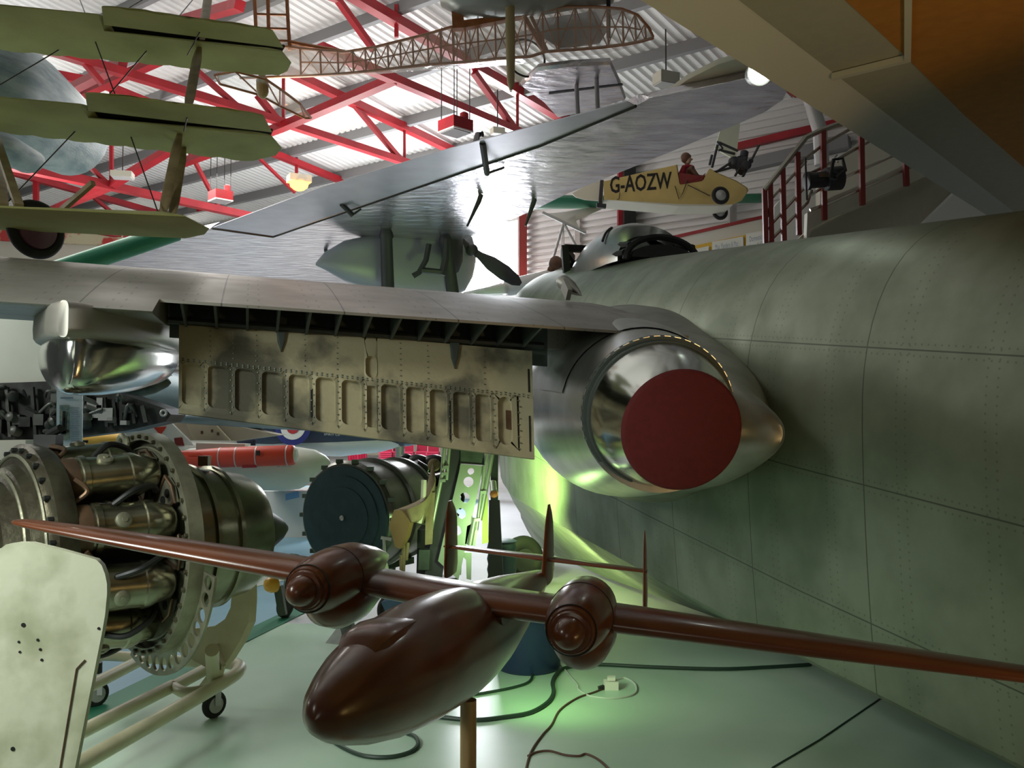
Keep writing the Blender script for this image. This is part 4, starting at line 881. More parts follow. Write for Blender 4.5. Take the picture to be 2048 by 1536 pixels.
MB().box(c+V((.02, -.11, .03)), .13, .02, .04).build('plate', M['brown'], t, 0); MB().tube([c+V((.19, 0, .2)), c+V((.17, .05, .26)), c+V((.21, .08, .3))], .012, 6).build('clamp', M['grey'], t)
MB().tube([c+V((-.17, -.06, .22)), c+V((-.16, -.06, -.22))], .01, 6).build('cable', M['dark'], t)
# ================================================================ ON THE FLOOR
# --- scuffed white fin board, near left
YB = 2.55
bd = thing('white_board', 'scuffed white painted fin with a rounded top corner, standing at the lower left corner', 'panel', P(60, 1900, YB))
bp = [(-120, 1960), (-120, 1110), (0, 1098), (12, 1089), (35, 1085), (62, 1085), (120, 1099), (192, 1119), (203, 1130), (210, 1148), (214, 1168), (214, 1188), (210, 1230), (204, 1265), (150, 1536), (66, 1948)]
a = [P(x, y, YB) for x, y in bp]; MB().loft([[p+V((.0, 0, 0)) for p in a], [p+V((0, .022, 0)) for p in a]]).build('panel', M['board'], bd, 30)
cr = MB().bar(P(170, 1320, YB-.002), P(153, 1338, YB-.002), .004, .002, (0, 1, 0)).bar(P(153, 1338, YB-.002), P(120, 1536, YB-.002), .004, .002, (0, 1, 0)).bar(P(120, 1536, YB-.002), P(66, 1860, YB-.002), .004, .002, (0, 1, 0))
cr.build('crease', M['brown'], bd, 0)
for x, y, r in ((46, 1250, .006), (37, 1284, .0035), (39, 1304, .0035), (80, 1299, .004), (83, 1320, .004), (75, 1280, .004), (25, 1498, .006), (197, 1257, .004)):
    MB().lathe([(0, r), (.002, r)], P(x, y, YB-.002), (0, 1, 0), 12).build('bolt_hole', M['dark'], bd)
# --- jet engine with its combustion cans, on a cream trolley
EX = V((.69, .72, 0)).normalized(); EC = P(285, 1085, 4.3); ES = V((.72, -.69, 0)); 
eng = thing('jet_engine', 'jet engine with ring of combustion cans, resting in a cream trolley on the left', 'engine', EC)
def ep(h, r, a): return EC+EX*h+ES*(r*cos(a))+UP*(r*sin(a))
# flange disc: outer rim with holes, spokes, inner disc
MB().lathe([(0, .50), (-.02, .50), (-.02, .535), (.05, .535), (.05, .46), (.0, .46)], EC, EX, 72, False).build('flange_rim', M['enginelt'], eng, 40)
hr = MB(); N_ = 64
def holed_ring(mb, r0, r1, h, th, n, rh, a0=0, a1=2*pi, m=10):
    """flat ring with real round holes through it"""
    for k in range(n):
        b0 = a0+(a1-a0)*k/n; b1 = a0+(a1-a0)*(k+1)/n; bc = (b0+b1)/2; rc = (r0+r1)/2; pts = []; out = []
        for j in range(4*m):
            an = 2*pi*j/(4*m); x, y = cos(an), sin(an); pts.append((bc+rh*x/rc, rc+rh*y)); kk_ = 1/max(abs(x), abs(y)); out.append((bc+(b1-b0)/2*x*kk_, rc+(r1-r0)/2*y*kk_))
        L_ = len(pts); A = [ep(h, r, an) for an, r in out]; B = [ep(h, r, an) for an, r in pts]; A2 = [ep(h+th, r, an) for an, r in out]; B2 = [ep(h+th, r, an) for an, r in pts]
        mb.add(A+B+A2+B2, [(i, (i+1) % L_, (i+1) % L_+L_, i+L_) for i in range(L_)]+[(i+2*L_, (i+1) % L_+2*L_, (i+1) % L_+3*L_, i+3*L_) for i in range(L_)]+[(i+L_, (i+1) % L_+L_, (i+1) % L_+3*L_, i+3*L_) for i in range(L_)]+[(i, (i+1) % L_, (i+1) % L_+2*L_, i+2*L_) for i in range(L_)])
    return mb
holed_ring(MB(), .53, .64, .05, .012, 13, .034, -pi*.62, -pi*.05).build('lightening_ring', M['enginelt'], eng, 30)
MB().lathe([(.01, .17), (.01, .47), (.03, .47), (.03, .17)], EC, EX, 60, False).build('bulkhead', M['enginelt'], eng, 30)
for k in range(9):
    a = .35+2*pi*(k+.5)/9
    pts = [ep(-.0, .23, a-.16), ep(-.0, .44, a-.17), ep(-.0, .455, a), ep(-.0, .44, a+.17), ep(-.0, .23, a+.16), ep(0, .21, a)]
    w_ = MB().prism(pts, -EX*.02).build('web_plate', M['enginelt'], eng, 0)
    MB().tube([p-EX*.022 for p in pts+[pts[0]]], .009, 6).build('raised_edge', M['brown'], w_)
    for r_ in (.29, .345, .40): MB().lathe([(0, .021), (.004, .021)], ep(-.026, r_, a), EX, 16).build('round_hole', M['dark'], w_)
for k in range(40):
    a = 2*pi*k/40; MB().lathe([(0, .011), (.016, .011), (.018, .006)], ep(-.018, .517, a), -EX, 6).build('bolt', M['engine'], eng, 0)
for k in range(9):
    a = .35+2*pi*k/9; A = ep(-.50, .365, a); dr = (ep(-.06, .40, a)-A).normalized()
    c_ = MB().lathe([(0, .085), (.04, .105), (.12, .105), (.125, .112), (.15, .112), (.155, .103), (.33, .10), (.335, .107), (.36, .107), (.40, .09), (.46, .075), (.48, .05)], A, dr, 28).build('combustion_can', M['can'], eng, 50)
    MB().lathe([(-.06, .07), (0, .09), (.05, .107), (.11, .107)], A, dr, 24).build('can_head', M['brown'], c_)
    MB().lathe([(0, .034), (.02, .034), (.025, .026), (.025, .012), (.03, .012)], A+dr*.22+(ep(0, 1, a)-ep(0, 0, a)).normalized()*.092-ES*.0, (ep(0, 1, a)-ep(0, 0, a)), 18).build('can_boss', M['enginelt'], c_)
    MB().tube(smoothpts([ep(-.30, .45, a+.18), ep(-.22, .50, a+.26), ep(-.12, .47, a+.34), ep(-.08, .42, a+.36)], 5), .014, 8).build('fuel_pipe', M['dark'], eng)
    MB().tube(smoothpts([ep(-.46, .42, a+.25), ep(-.40, .47, a+.32), ep(-.44, .48, a+.45)], 5), .011, 8).build('fuel_pipe', M['brown'], eng)
MB().lathe([(-.52, .24), (-.3, .22), (-.02, .18)], EC, EX, 32).build('inner_casing', M['dark'], eng)
# front casing with stepped rings
MB().lathe([(-.50, .30), (-.46, .475), (-.50, .49), (-.545, .49), (-.55, .475), (-.56, .455), (-.575, .44), (-.58, .40), (-.62, .385), (-.64, .33), (-.70, .31), (-.71, .27), (-.66, .255), (-.64, .14), (-.70, .10), (-.76, .03), (-.765, .001)], EC, EX, 72).build('compressor_casing', M['engine'], eng, 25)
for k in range(30):
    a = 2*pi*k/30; MB().lathe([(0, .013), (.02, .013), (.022, .008)], ep(-.555, .463, a), -EX, 6).build('bolt', M['dark'], eng, 0)
for r_, h_ in ((.44, -.578), (.36, -.632), (.29, -.712), (.2, -.66)): MB().ring(ep(h_, 0, 0), EX, r_, .008, 60, 6).build('casing_ring', M['enginelt'], eng)
# exhaust section
MB().lathe([(.03, .36), (.07, .37), (.075, .35), (.2, .355), (.205, .375), (.225, .375), (.23, .352), (.33, .345), (.335, .362), (.355, .362), (.36, .338), (.50, .315), (.56, .28), (.575, .25), (.58, .20)], EC, EX, 64).build('exhaust_casing', M['can'], eng, 30)
MB().lathe([(.50, .2), (.60, .16), (.68, .11), (.76, .06), (.80, .02), (.805, .001)], EC, EX, 28).build('exhaust_bullet', M['dark'], eng)
for h, a in ((.09, 1.4), (.12, 1.25), (.30, 1.5)): MB().box(ep(h, .39, a), .05, .05, .05).build('casing_clip', M['brown'], eng, 0)
MB().ring(ep(-.04, .50, 1.9), EX, .045, .016, 24, 8).tube([ep(-.04, .46, 1.9), ep(-.2, .44, 1.8)], .03, 10).build('lifting_eye', M['enginelt'], eng)
MB().box(ep(-.43, .50, 1.62), .10, .07, .06).tube([ep(-.43, .53, 1.62), ep(-.40, .56, 1.5)], .02, 8).build('igniter_box', M['dark'], eng, 0)
for k in range(5):
    a = .9+.5*k; MB().tube(smoothpts([ep(-.42, .30, a), ep(-.3, .40, a+.1), ep(-.34, .30, a+.3), ep(-.2, .28, a+.2)], 5), .022, 8).build('oil_pipe', M['dark'], eng)
# trolley
tr = thing('engine_trolley', 'cream tubular trolley on castors carrying the jet engine', 'trolley', (EC.x, EC.y, 0))
YT = 4.75
ol = [(446, 1072), (462, 1078), (485, 1105), (499, 1145), (500, 1200), (497, 1245), (478, 1285), (456, 1320), (440, 1340), (412, 1335), (350, 1300), (300, 1292), (240, 1286), (330, 1262), (400, 1256), (430, 1252), (450, 1238), (461, 1215), (464, 1180), (461, 1140), (450, 1105), (436, 1090)]
MB().prism([P(x, y, YT) for x, y in ol], (.03, .03, 0)).build('cradle_plate', M['trolley'], tr, 0)
MB().tube([H(424, 1300, .50), H(427, 1370, .22)], .035, 14).build('cradle_post', M['trolley'], tr)
ZT = .26
def tt(pts, r=.033): return MB().tube(smoothpts([H(x, y, ZT) for x, y in pts], 4) if len(pts) > 2 else [H(x, y, ZT) for x, y in pts], r, 14)
tt([(40, 1592), (160, 1528), (440, 1368), (478, 1340), (470, 1328), (430, 1322)], .036).build('side_tube', M['trolley'], tr)
tt([(60, 1515), (345, 1372)]).build('side_tube', M['trolley'], tr)
tt([(345, 1374), (428, 1330)]).build('side_tube', M['trolley'], tr)
tt([(345, 1372), (370, 1385), (412, 1380)], .028).build('cross_tube', M['trolley'], tr)
tt([(50, 1432), (180, 1372), (290, 1316)]).build('side_tube', M['trolley'], tr)
tt([(150, 1330), (200, 1312), (290, 1316), (412, 1326)], .03).build('cross_tube', M['trolley'], tr)
MB().tube([H(440, 1352, .24), H(447, 1330, .38), P(436, 1290, YT)], .012, 6).build('brace', M['trolley'], tr)
MB().prism([P(395, 1375, 4.72), P(425, 1335, 4.72), P(440, 1340, 4.72), P(430, 1372, 4.72)], (.02, .02, 0)).build('gusset', M['trolley'], tr, 0)
for x, y in ((428, 1436), (192, 1414), (30, 1640), (250, 1370)):
    c = H(x, y, 0)+UP*.075
    if y < 1400: continue
    w_ = MB().ring(c, (.8, -.6, 0), .055, .02, 24, 10).build('castor_wheel', M['black'], tr)
    MB().lathe([(-.022, .045), (.022, .045)], c, (.8, -.6, 0), 16).build('wheel_hub', M['grey'], w_)
    MB().bar(c+V((.03, -.022, 0)), c+V((.03, -.022, .12)), .03, .008).bar(c+V((-.03, .022, 0)), c+V((-.03, .022, .12)), .03, .008).build('fork', M['grey'], tr, 0)
    MB().lathe([(0, .03), (.06, .03)], c+UP*.12, UP, 12).build('castor_stem', M['dark'], tr)
# --- second engine with the dark cover disc
BX = V((.45, .89, .02)).normalized(); BC = P(690, 1035, 6.3)
e2 = thing('covered_engine', 'barrel-shaped engine with dark round cover disc, behind the wooden model', 'engine', BC)
MB().lathe([(0, .385), (.03, .405), (.05, .405), (.055, .39), (.30, .385), (.305, .41), (.33, .41), (.335, .385), (.62, .375), (.63, .395), (.66, .395), (.67, .36), (.75, .3)], BC, BX, 64, True).build('barrel', mat('dull dark barrel', (.22, .22, .19), .28, .8, (.12, .12, .10), 5), e2, 30)
cvx = MB().lathe([(0, .37), (-.012, .368), (-.014, .30), (-.022, .298), (-.024, .22), (-.03, .218), (-.032, .001)], BC, BX, 64).build('cover_disc', M['teal'], e2, 20)
MB().ring(BC-BX*.036, BX, .014, .006, 24, 8).lathe([(-.03, .012), (-.04, .012)], BC, BX, 12).build('centre_boss', M['grey'], cvx)
for k in range(18):
    a = 2*pi*k/18; x = BX.cross(UP).normalized(); y = x.cross(BX); MB().box(BC+BX*.03+(x*cos(a)+y*sin(a))*.405, .045, .05, .03).build('rim_lug', M['frame'], e2, 0)
rr = random.Random(11); dk = mat('oily black accessories', (.02, .02, .019), .35, .6)
for i in range(26):
    h = .68+rr.random()*.55; a = rr.random()*2*pi; r_ = .1+.22*rr.random(); x = BX.cross(UP).normalized(); y = x.cross(BX); c = BC+BX*h+(x*cos(a)+y*sin(a))*r_
    if i % 3 == 0: MB().tube(smoothpts([c, c+V((rr.uniform(-.1, .1), rr.uniform(-.1, .1), .12)), c+V((rr.uniform(-.15, .15), .05, .16)), c+V((rr.uniform(-.2, .2), .1, .02))], 5), .016, 8).build('pipe', dk, e2)
    elif i % 3 == 1: MB().lathe([(0, .05), (.02, .07), (.12, .07), (.14, .04)], c, V((rr.uniform(-1, 1), -.3, rr.uniform(-.5, 1))), 16).build('accessory', dk, e2)
    else: MB().box(c, .09, .12, .08, Matrix.Rotation(rr.random()*3, 3, 'Z')).build('accessory_box', dk, e2, 0)
MB().lathe([(.66, .28), (1.25, .2)], BC, BX, 24).build('core', dk, e2)
for px, py, r in ((835, 930, .10), (868, 928, .09), (812, 918, .05), (850, 960, .07)):
    MB().ball(P(px, py, 7.4), r, 1.2, 1, .9).build('accessory', dk, e2)
t2 = thing('engine_stand', 'dark wheeled stand under the barrel-shaped engine', 'stand', (BC.x, BC.y, 0))
for x, y in ((570, 1236), (770, 1242)):
    c = H(x, y, 0)+UP*.10
    MB().ring(c, (.9, -.4, 0), .07, .03, 28, 10).lathe([(-.02, .06), (.02, .06)], c, (.9, -.4, 0), 16).build('wheel', M['black'], t2)
    MB().bar(c+UP*.06, c+UP*.42+V((.05, .1, 0)), .06, .05).build('leg', M['frame'], t2, 0)
MB().bar(H(570, 1236, 0)+UP*.42+V((.05, .1, 0)), H(770, 1242, 0)+UP*.42+V((.05, .1, 0)), .06, .06).build('cross_bar', M['frame'], t2, 0)
MB().bar(BC-UP*.40+BX*.1-ES*.1, BC-UP*.40+BX*.7, .3, .05).build('cradle', M['frame'], t2, 0)
MB().prism([P(762, 1205, 5.9), P(830, 1188, 5.9), P(834, 1196, 5.9), P(770, 1222, 5.9)], (0, .3, -.02)).build('tow_bar', mat('blue tow bar', (.12, .22, .42), .5), t2, 0)
ob = thing('lamp_bulb', 'yellow lamp reflector poking out behind the left engine of the model', 'bulb', P(543, 1166, 5.9))  # yellow lamp bulb, left unlit
MB().lathe([(0, .055), (.03, .055), (.06, .04), (.075, .001)], P(549, 1168, 5.9), (-.6, -.8, 0), 20).build('lens', M['yellowlens'], ob); MB().bar(P(556, 1172, 5.95), P(566, 1230, 5.95), .05).build('bracket', M['frame'], ob, 0)
# --- ejection seat with its green lattice rail
sp = P(905, 1100, 6.1)
es = thing('ejection_seat', 'ejection seat with tan canvas harness and pale green gun rail, lit green behind the model', 'seat', (sp.x, sp.y, .0))
YE = 6.0
def plate(mb, cs, holes, th=.012):
    """plate between two long edges with round holes: cs = (top left, top right, bottom right, bottom left) in px; holes in (v, radius)"""
    TLp, TRp, BRp, BLp = [P(x, y, YE) for x, y in cs]
    def f(u, v): return TLp.lerp(TRp, u).lerp(BLp.lerp(BRp, u), v)
    vs = [0]+[(holes[i][0]+holes[i+1][0])/2 for i in range(len(holes)-1)]+[1]
    for i, (v, r) in enumerate(holes):
        v0, v1 = vs[i], vs[i+1]; W_ = (f(1, v)-f(0, v)).length; Hh = (f(.5, 1)-f(.5, 0)).length; n = 32; A = []; B = []
        for j in range(n):
            an = 2*pi*j/n; x, y = cos(an), sin(an); du, dv = r/W_*x, r/Hh*y; B.append((.5+du, v+dv))
            ku = .5/abs(du) if abs(du) > 1e-9 else 1e9; kv = ((v1-v)/dv if dv > 0 else (v0-v)/dv) if abs(dv) > 1e-9 else 1e9; k_ = min(ku, kv); A.append((.5+du*k_, v+dv*k_))
        for (cu, cv2) in ((0, v0), (1, v0), (1, v1), (0, v1)):
            j = min(range(n), key=lambda q: abs(A[q][0]-cu)+abs(A[q][1]-cv2)*3); A[j] = (cu, cv2)
        q = [f(*p) for p in A]; w_ = [f(*p) for p in B]; w2 = [p+V((0, th, 0)) for p in w_]
        mb.add(q+w_+w2, [(a, (a+1) % n, (a+1) % n+n, a+n) for a in range(n)]+[(a+n, (a+1) % n+n, (a+1) % n+2*n, a+2*n) for a in range(n)])
    return mb
plate(MB(), ((922, 928), (967, 932), (917, 1160), (876, 1122)), [(.06, .022), (.16, .034), (.31, .034), (.46, .034), (.62, .03), (.85, .028)]).build('rail_plate', M['rail'], es, 30)
MB().prism([P(910, 1105, YE+.01), P(943, 1105, YE+.01), P(942, 1160, YE+.01), P(933, 1158, YE+.01), P(932, 1120, YE+.01), P(924, 1112, YE+.01), P(922, 1150, YE+.01), P(908, 1150, YE+.01)], (0, .02, 0)).build('foot_bracket', M['rail'], es, 0)
MB().prism([P(921, 900, YE+.02), P(968, 905, YE+.02), P(968, 930, YE+.02), P(921, 927, YE+.02)], (0, .1, 0)).build('rail_head', M['frame'], es, 0)
MB().prism([P(899, 895, YE+.04), P(925, 900, YE+.04), P(880, 1170, YE+.04), P(845, 1170, YE+.04)], (0, .12, 0)).build('seat_beam', M['dgrey'], es, 0)
for pts, r in ((((889, 890), (884, 950), (872, 1010), (862, 1060)), .014), (((899, 893), (893, 960)), .012), (((985, 905), (973, 970), (960, 1040)), .016), (((975, 905), (962, 990), (953, 1060)), .012), (((969, 930), (966, 960)), .012), (((950, 1035), (940, 1090)), .018)):
    MB().tube([P(x, y, YE-.02) for x, y in pts], r, 10).build('rail_tube', M['rail'], es)
for x, y in ((892, 935), (885, 962), (889, 948), (967, 985), (955, 1040)): MB().bar(P(x-6, y, YE-.04), P(x+6, y-1, YE-.04), .016, .02).build('pipe_clip', M['rail'], es, 0)
MB().prism([P(965, 995, YE), P(975, 990, YE), P(977, 1085, YE), P(964, 1088, YE)], (0, .03, 0)).build('side_strip', mat('yellow green strip', (.55, .62, .10), .5), es, 0)
MB().prism([P(948, 1046, YE), P(958, 1046, YE), P(950, 1092, YE), P(930, 1088, YE), P(934, 1052, YE)], (0, .03, 0)).build('link_arm', M['rail'], es, 0)
cw = MB().loft([smoothpts([P(x, y, Y) for x, y, Y in r], 4) for r in (((866, 922, 6.05), (850, 980, 6.0), (838, 1000, 5.95), (795, 1018, 5.9)), ((872, 960, 6.0), (858, 990, 5.9), (845, 1005, 5.85), (812, 1020, 5.82)), ((868, 1000, 6.0), (852, 1010, 5.9), (842, 1035, 5.85), (822, 1045, 5.85)), ((862, 1040, 6.05), (850, 1045, 5.98), (842, 1048, 5.95), (838, 1046, 5.95)))], False, False)
hn = cw.build('canvas_cover', M['canvas'], es, 60); sol = hn.modifiers.new('thick', 'SOLIDIFY'); sol.thickness = .012
MB().prism([P(x, y, 5.85) for x, y in ((788, 1020), (818, 1022), (822, 1035), (812, 1075), (800, 1098), (790, 1094), (778, 1050))], (.02, .08, 0)).build('head_pad', mat('ochre leather pad', (.30, .19, .075), .6, 0, (.24, .14, .05), 6), es, 30)
MB().prism([P(852, 985, 5.95), P(870, 985, 5.95), P(864, 1088, 5.95), P(850, 1090, 5.95)], (0, .03, 0)).build('strap', M['canvas'], es, 0)
MB().tube([P(x, y, 5.9) for x, y in ((848, 960), (846, 1010), (838, 1046))], .018, 8).build('strap_roll', M['pale'], es)
MB().ball(P(868, 930, 6.1), .045).build('headrest_knob', M['canvas'], es)
MB().bar(P(762, 1075, 5.9), P(783, 1079, 5.9), .02).tube([P(768, 1078, 5.9), P(769, 1110, 5.9)], .012, 6).build('lever', M['grey'], es)
for pts in (((803, 1110), (803, 1140)), ((808, 1090), (806, 1150), (815, 1165)), ((815, 1085), (812, 1120))): MB().tube([P(x, y, 5.92) for x, y in pts], .014, 8).build('harness_pipe', M['canvas'], es)
MB().prism([P(835, 1060, 6.1), P(880, 1060, 6.1), P(872, 1180, 6.1), P(832, 1180, 6.1)], (0, .3, 0)).build('seat_pan', M['dark'], es, 0)
MB().prism([P(838, 1100, 6.0), P(860, 1100, 6.0), P(858, 1140, 6.0), P(836, 1140, 6.0)], (0, .1, 0)).build('seat_box', M['frame'], es, 0)
MB().lathe([(0, .34), (.04, .34), (.06, .1), (.55, .08)], (sp.x-.05, sp.y+.2, 0), UP, 28).build('base', M['dgrey'], es)
# lamp on grey upright box beyond the seat
gl = thing('flood_stand', 'grey green upright box with a small round lamp, between the seat and hull', 'lamp', P(995, 1050, 7.6))
MB().prism([P(982, 882, 7.6), P(996, 882, 7.6), P(996, 1000, 7.6), P(981, 1000, 7.6)], (0, .12, 0)).build('upright', M['frame'], gl, 0); MB().tube([P(986, 965, 7.5), P(988, 985, 7.4)], .03, 12).build('lamp_body', M['rail'], gl); MB().lathe([(0, .035), (.012, .03), (.014, .001)], P(988, 988, 7.4), (0, -1, .1), 16).build('lens', M['copper'], gl)
MB().prism([P(978, 1000, 7.6), P(999, 1000, 7.6), P(1010, 1229, 7.6), P(975, 1229, 7.6)], (0, .15, 0)).build('post', M['dgrey'], gl, 0)
bn = thing('ribbed_bin', 'dark ribbed bin on the floor behind the model tail', 'bin', H(1003, 1200, 0)+V((0, .2, 0)))
c = H(1003, 1200, 0)+V((0, .2, 0)); MB().lathe([(0, .13)]+[(.05*i, .13+(.012 if i % 2 else 0)) for i in range(1, 11)]+[(.52, .15), (.53, .12)], c, UP, 28).build('tub', M['teald'], bn)
dw = thing('dark_wheel', 'dark rubber wheel standing against the hull behind the model tailplane', 'wheel', H(1045, 1180, 0)+V((0, .3, 0)))
c = H(1045, 1180, 0)+V((0, .3, .25)); MB().ring(c, (.5, -.85, 0), .17, .075, 32, 12).build('tyre', M['black'], dw); MB().lathe([(-.05, .12), (.05, .12)], c, (.5, -.85, 0), 20).build('hub', M['dgrey'], dw)
bb = thing('blue_tub', 'dark blue plastic tub on the floor behind the wooden fuselage', 'tub', H(1055, 1352, 0)+V((0, .2, 0)))
c = H(1058, 1356, 0)+V((0, .24, 0)); MB().lathe([(0, .20), (.02, .215), (.30, .235), (.34, .24), (.36, .255), (.375, .25), (.37, .235), (.05, .20), (.04, .001)], c, UP, 40).build('tub', M['bluebin'], bb)
# folded sign foot
sg_ = thing('sign_foot', 'green and white folded metal foot on the floor under the left model engine', 'stand', H(690, 1290, 0))
a, b, c_, d_, e_ = H(650, 1287, 0), H(690, 1292, 0), H(712, 1268, 0), P(678, 1250, H(690, 1275, 0).y), P(708, 1238, H(700, 1268, 0).y)
MB().add([a, b, c_, d_, e_], [(0, 1, 3), (1, 2, 4, 3), (0, 3, 4), (0, 2, 1), (0, 4, 2)]).build('foot', M['frame'], sg_, 0); MB().prism([P(679, 1249, d_.y-.01), P(709, 1237, e_.y-.01), P(725, 1195, e_.y), P(716, 1195, e_.y)], (0, .01, 0)).build('support_plate', M['wingwhite'], sg_, 0)
# --- cables on the floor
def cable(name, pts, r, m, lab):
    o = MB().tube(smoothpts([H(x, y, r*1.1) for x, y in pts], 6), r, 8).build(name, m); tag(o, lab, 'cable'); return o
cable('hose', [(790, 1415), (840, 1428), (880, 1434), (950, 1440), (1010, 1434), (1060, 1425), (1095, 1405), (1107, 1385), (1105, 1365), (1112, 1350), (1130, 1336), (1190, 1329), (1300, 1334), (1440, 1338), (1540, 1334), (1622, 1329)], .0125, M['cable'], 'thick dark green cable crossing the floor to the hull, nearer of the long ones')
cable('hose', [(930, 1392), (980, 1384), (1030, 1374), (1060, 1362), (1066, 1340), (1070, 1320)], .009, M['cable'], 'dark green cable running to the blue tub')
cable('hose', [(660, 1478), (690, 1497), (730, 1512), (780, 1514), (820, 1504), (836, 1488), (828, 1472), (800, 1462)], .011, M['cable'], 'loop of dark cable on the floor below the wooden nose')
cable('mains_lead', [(1218, 1372), (1190, 1384), (1155, 1396), (1120, 1420), (1103, 1450), (1085, 1470), (1064, 1500), (1054, 1530), (1050, 1560)], .006, M['cableb'], 'thin brown mains lead from the white socket to the front')
cable('mains_lead', [(1056, 1512), (1075, 1504), (1100, 1502), (1130, 1510), (1158, 1512), (1172, 1508), (1195, 1518), (1215, 1536), (1230, 1560)], .006, M['cableb'], 'thin brown lead branching along the bottom edge')
cable('white_flex', [(1100, 1290), (1115, 1320), (1140, 1352), (1155, 1370), (1158, 1380), (1180, 1392), (1220, 1397), (1255, 1393), (1272, 1384), (1270, 1368), (1250, 1356), (1232, 1360)], .006, M['cablew'], 'thin pale flex looping round the white socket')
pz = H(1222, 1378, 0)
so = thing('socket_block', 'small white socket block with plug lying on the green floor', 'socket', pz)
MB().box(pz+UP*.026, .085, .07, .05).build('block', M['plug'], so, 0); MB().prism([pz+V((x, y, .055)) for x, y in ((-.025, -.02), (.025, -.02), (.03, .02), (-.02, .02))], (0, 0, .022)).build('plug', M['plug'], so, 0); MB().bar(pz+V((-.045, -.02, .02)), pz+V((-.08, -.03, .012)), .022).build('flex_plug', M['dark'], so, 0)
# ================================================================ FAR LEFT AND UNDER THE WING
# --- banner
bnr = thing('info_banner', 'tall pale blue information banner with a ship picture, behind the left engine', 'banner', (P(140, 1100, 7).x, 7, 0))
q = [P(113, 1230, 7), P(113, 735, 7), P(165, 735, 7), P(163, 1230, 7)]; q[0].z = q[3].z = .02
MB().prism(q, (0, .01, 0)).build('sheet', M['banner'], bnr, 0)
MB().prism([P(x, y, 6.992) for x, y in ((119, 810), (138, 810), (139, 880), (119, 880))], (0, .004, 0)).build('picture', M['photo'], bnr, 0)
shp = MB(); 
for x0, y0, x1, y1 in ((126, 868, 128, 822), (130, 868, 130, 835), (122, 866, 137, 862)): shp.bar(P(x0, y0, 6.988), P(x1, y1, 6.988), .02, .004, (0, 1, 0))
shp.build('ship_outline', M['dark'], bnr, 0)
for i in range(17):
    y = 816+i*4.4; MB().bar(P(142, y, 6.99), P(142+17-(i*7 % 4), y, 6.99), .004, .006).build('text_line', M['ink'], bnr, 0)
MB().bar(P(121, 796, 6.99), P(146, 796, 6.99), .005, .014).build('title_line', M['ink'], bnr, 0)
# --- navy jet folded wing with open mechanism
nv = thing('folded_wing_jet', 'grey naval jet with pale upper wing and dark open wing-fold mechanism, at the left', 'aeroplane', P(150, 850, 9))
MB().loft([[P(x, y, 8.8) for x, y in ((-240, 600), (30, 612), (92, 640), (130, 700), (240, 720), (340, 742), (345, 752), (115, 765), (-240, 780))], [P(x, y, 9.6) for x, y in ((-240, 590), (60, 606), (105, 628), (150, 690), (260, 712), (345, 738), (345, 748), (115, 760), (-240, 775))]]).build('wing_skin', M['wingwhite'], nv, 20)
for x0, y0, x1, y1 in ((20, 612, 92, 646),): MB().tube([P(x0, y0, 8.78), P(x1, y1, 8.78)], .035, 8).build('gap_seal', M['grey'], nv)
mbk = [(-240, 775), (0, 766), (115, 762), (250, 790), (330, 817), (342, 829), (332, 843), (250, 862), (60, 885), (-240, 900)]
MB().prism([P(x, y, 8.75) for x, y in mbk], (0, .4, 0)).build('fold_bay', M['mech'], nv, 0)
rr = random.Random(5)
for i in range(58):
    x = rr.uniform(-30, 285); y = lerp(775, 868, rr.random()); lim0 = 770+max(0, x-115)*.22; lim1 = 880-max(0, x-40)*.12
    y = lerp(lim0+6, lim1-8, rr.random()); m_ = rr.choice((M['mech2'], M['mech2'], M['mech'], M['grey'] if i % 4 == 0 else M['mech2']))
    c = P(x, y, 8.72); k_ = i % 4
    if k_ == 0: MB().box(c, rr.uniform(.04, .16), .1, rr.uniform(.04, .14)).build('actuator_box', m_, nv, 0)
    elif k_ == 1: MB().tube(smoothpts([c, P(x+rr.uniform(-25, 25), y-rr.uniform(5, 25), 8.66), P(x+rr.uniform(-40, 40), y+rr.uniform(-8, 8), 8.7)], 5), rr.uniform(.012, .028), 8).build('hydraulic_pipe', m_, nv)
    elif k_ == 2: MB().lathe([(0, .05), (.08, .05), (.1, .02)], c, (rr.uniform(-.6, .6), -1, rr.uniform(-.5, .5)), 14).build('jack_end', m_, nv)
    else: MB().bar(P(x, lim0+4, 8.7), P(x+rr.uniform(-8, 8), lim1-6, 8.7), .03, .04).build('fold_rib', m_, nv, 0)
MB().ring(P(327, 826, 8.72), (0, -1, 0), .028, .012, 20, 8).build('tail_light_ring', M['grey'], nv)  # ring of the tail light
bf = []
for px, py, r in ((160, 800, .3), (250, 802, .34), (350, 800, .32), (450, 815, .26), (520, 830, .18), (560, 838, .05)):
    c = P(px, py, 10.4); bf.append([c+V((0, r*cos(2*pi*k/24), r*sin(2*pi*k/24))) for k in range(24)])
MB().loft(bf).build('fuselage', M['bluegrey'], nv, 60)
MB().loft([[P(px, py, 9.6)+V((0, r*cos(2*pi*k/16), r*sin(2*pi*k/16))) for k in range(16)] for px, py, r in ((170, 788, .10), (260, 778, .12), (310, 769, .10), (335, 765, .05), (342, 765, .01))]).build('wing_pod', M['frame'], nv, 60)
MB().loft([[P(px, py, 9.9)+V((0, r*cos(2*pi*k/16), r*sin(2*pi*k/16))) for k in range(16)] for px, py, r in ((340, 836, .05), (420, 838, .07), (560, 850, .05), (620, 858, .02))]).build('boom', M['bluegrey'], nv, 60)
MB().prism([P(340, 845, 10.1), P(470, 852, 10.1), P(560, 870, 10.1), P(340, 900, 10.1)], (0, .3, 0)).build('belly', mat('taupe belly', (.36, .31, .24), .6), nv, 0)
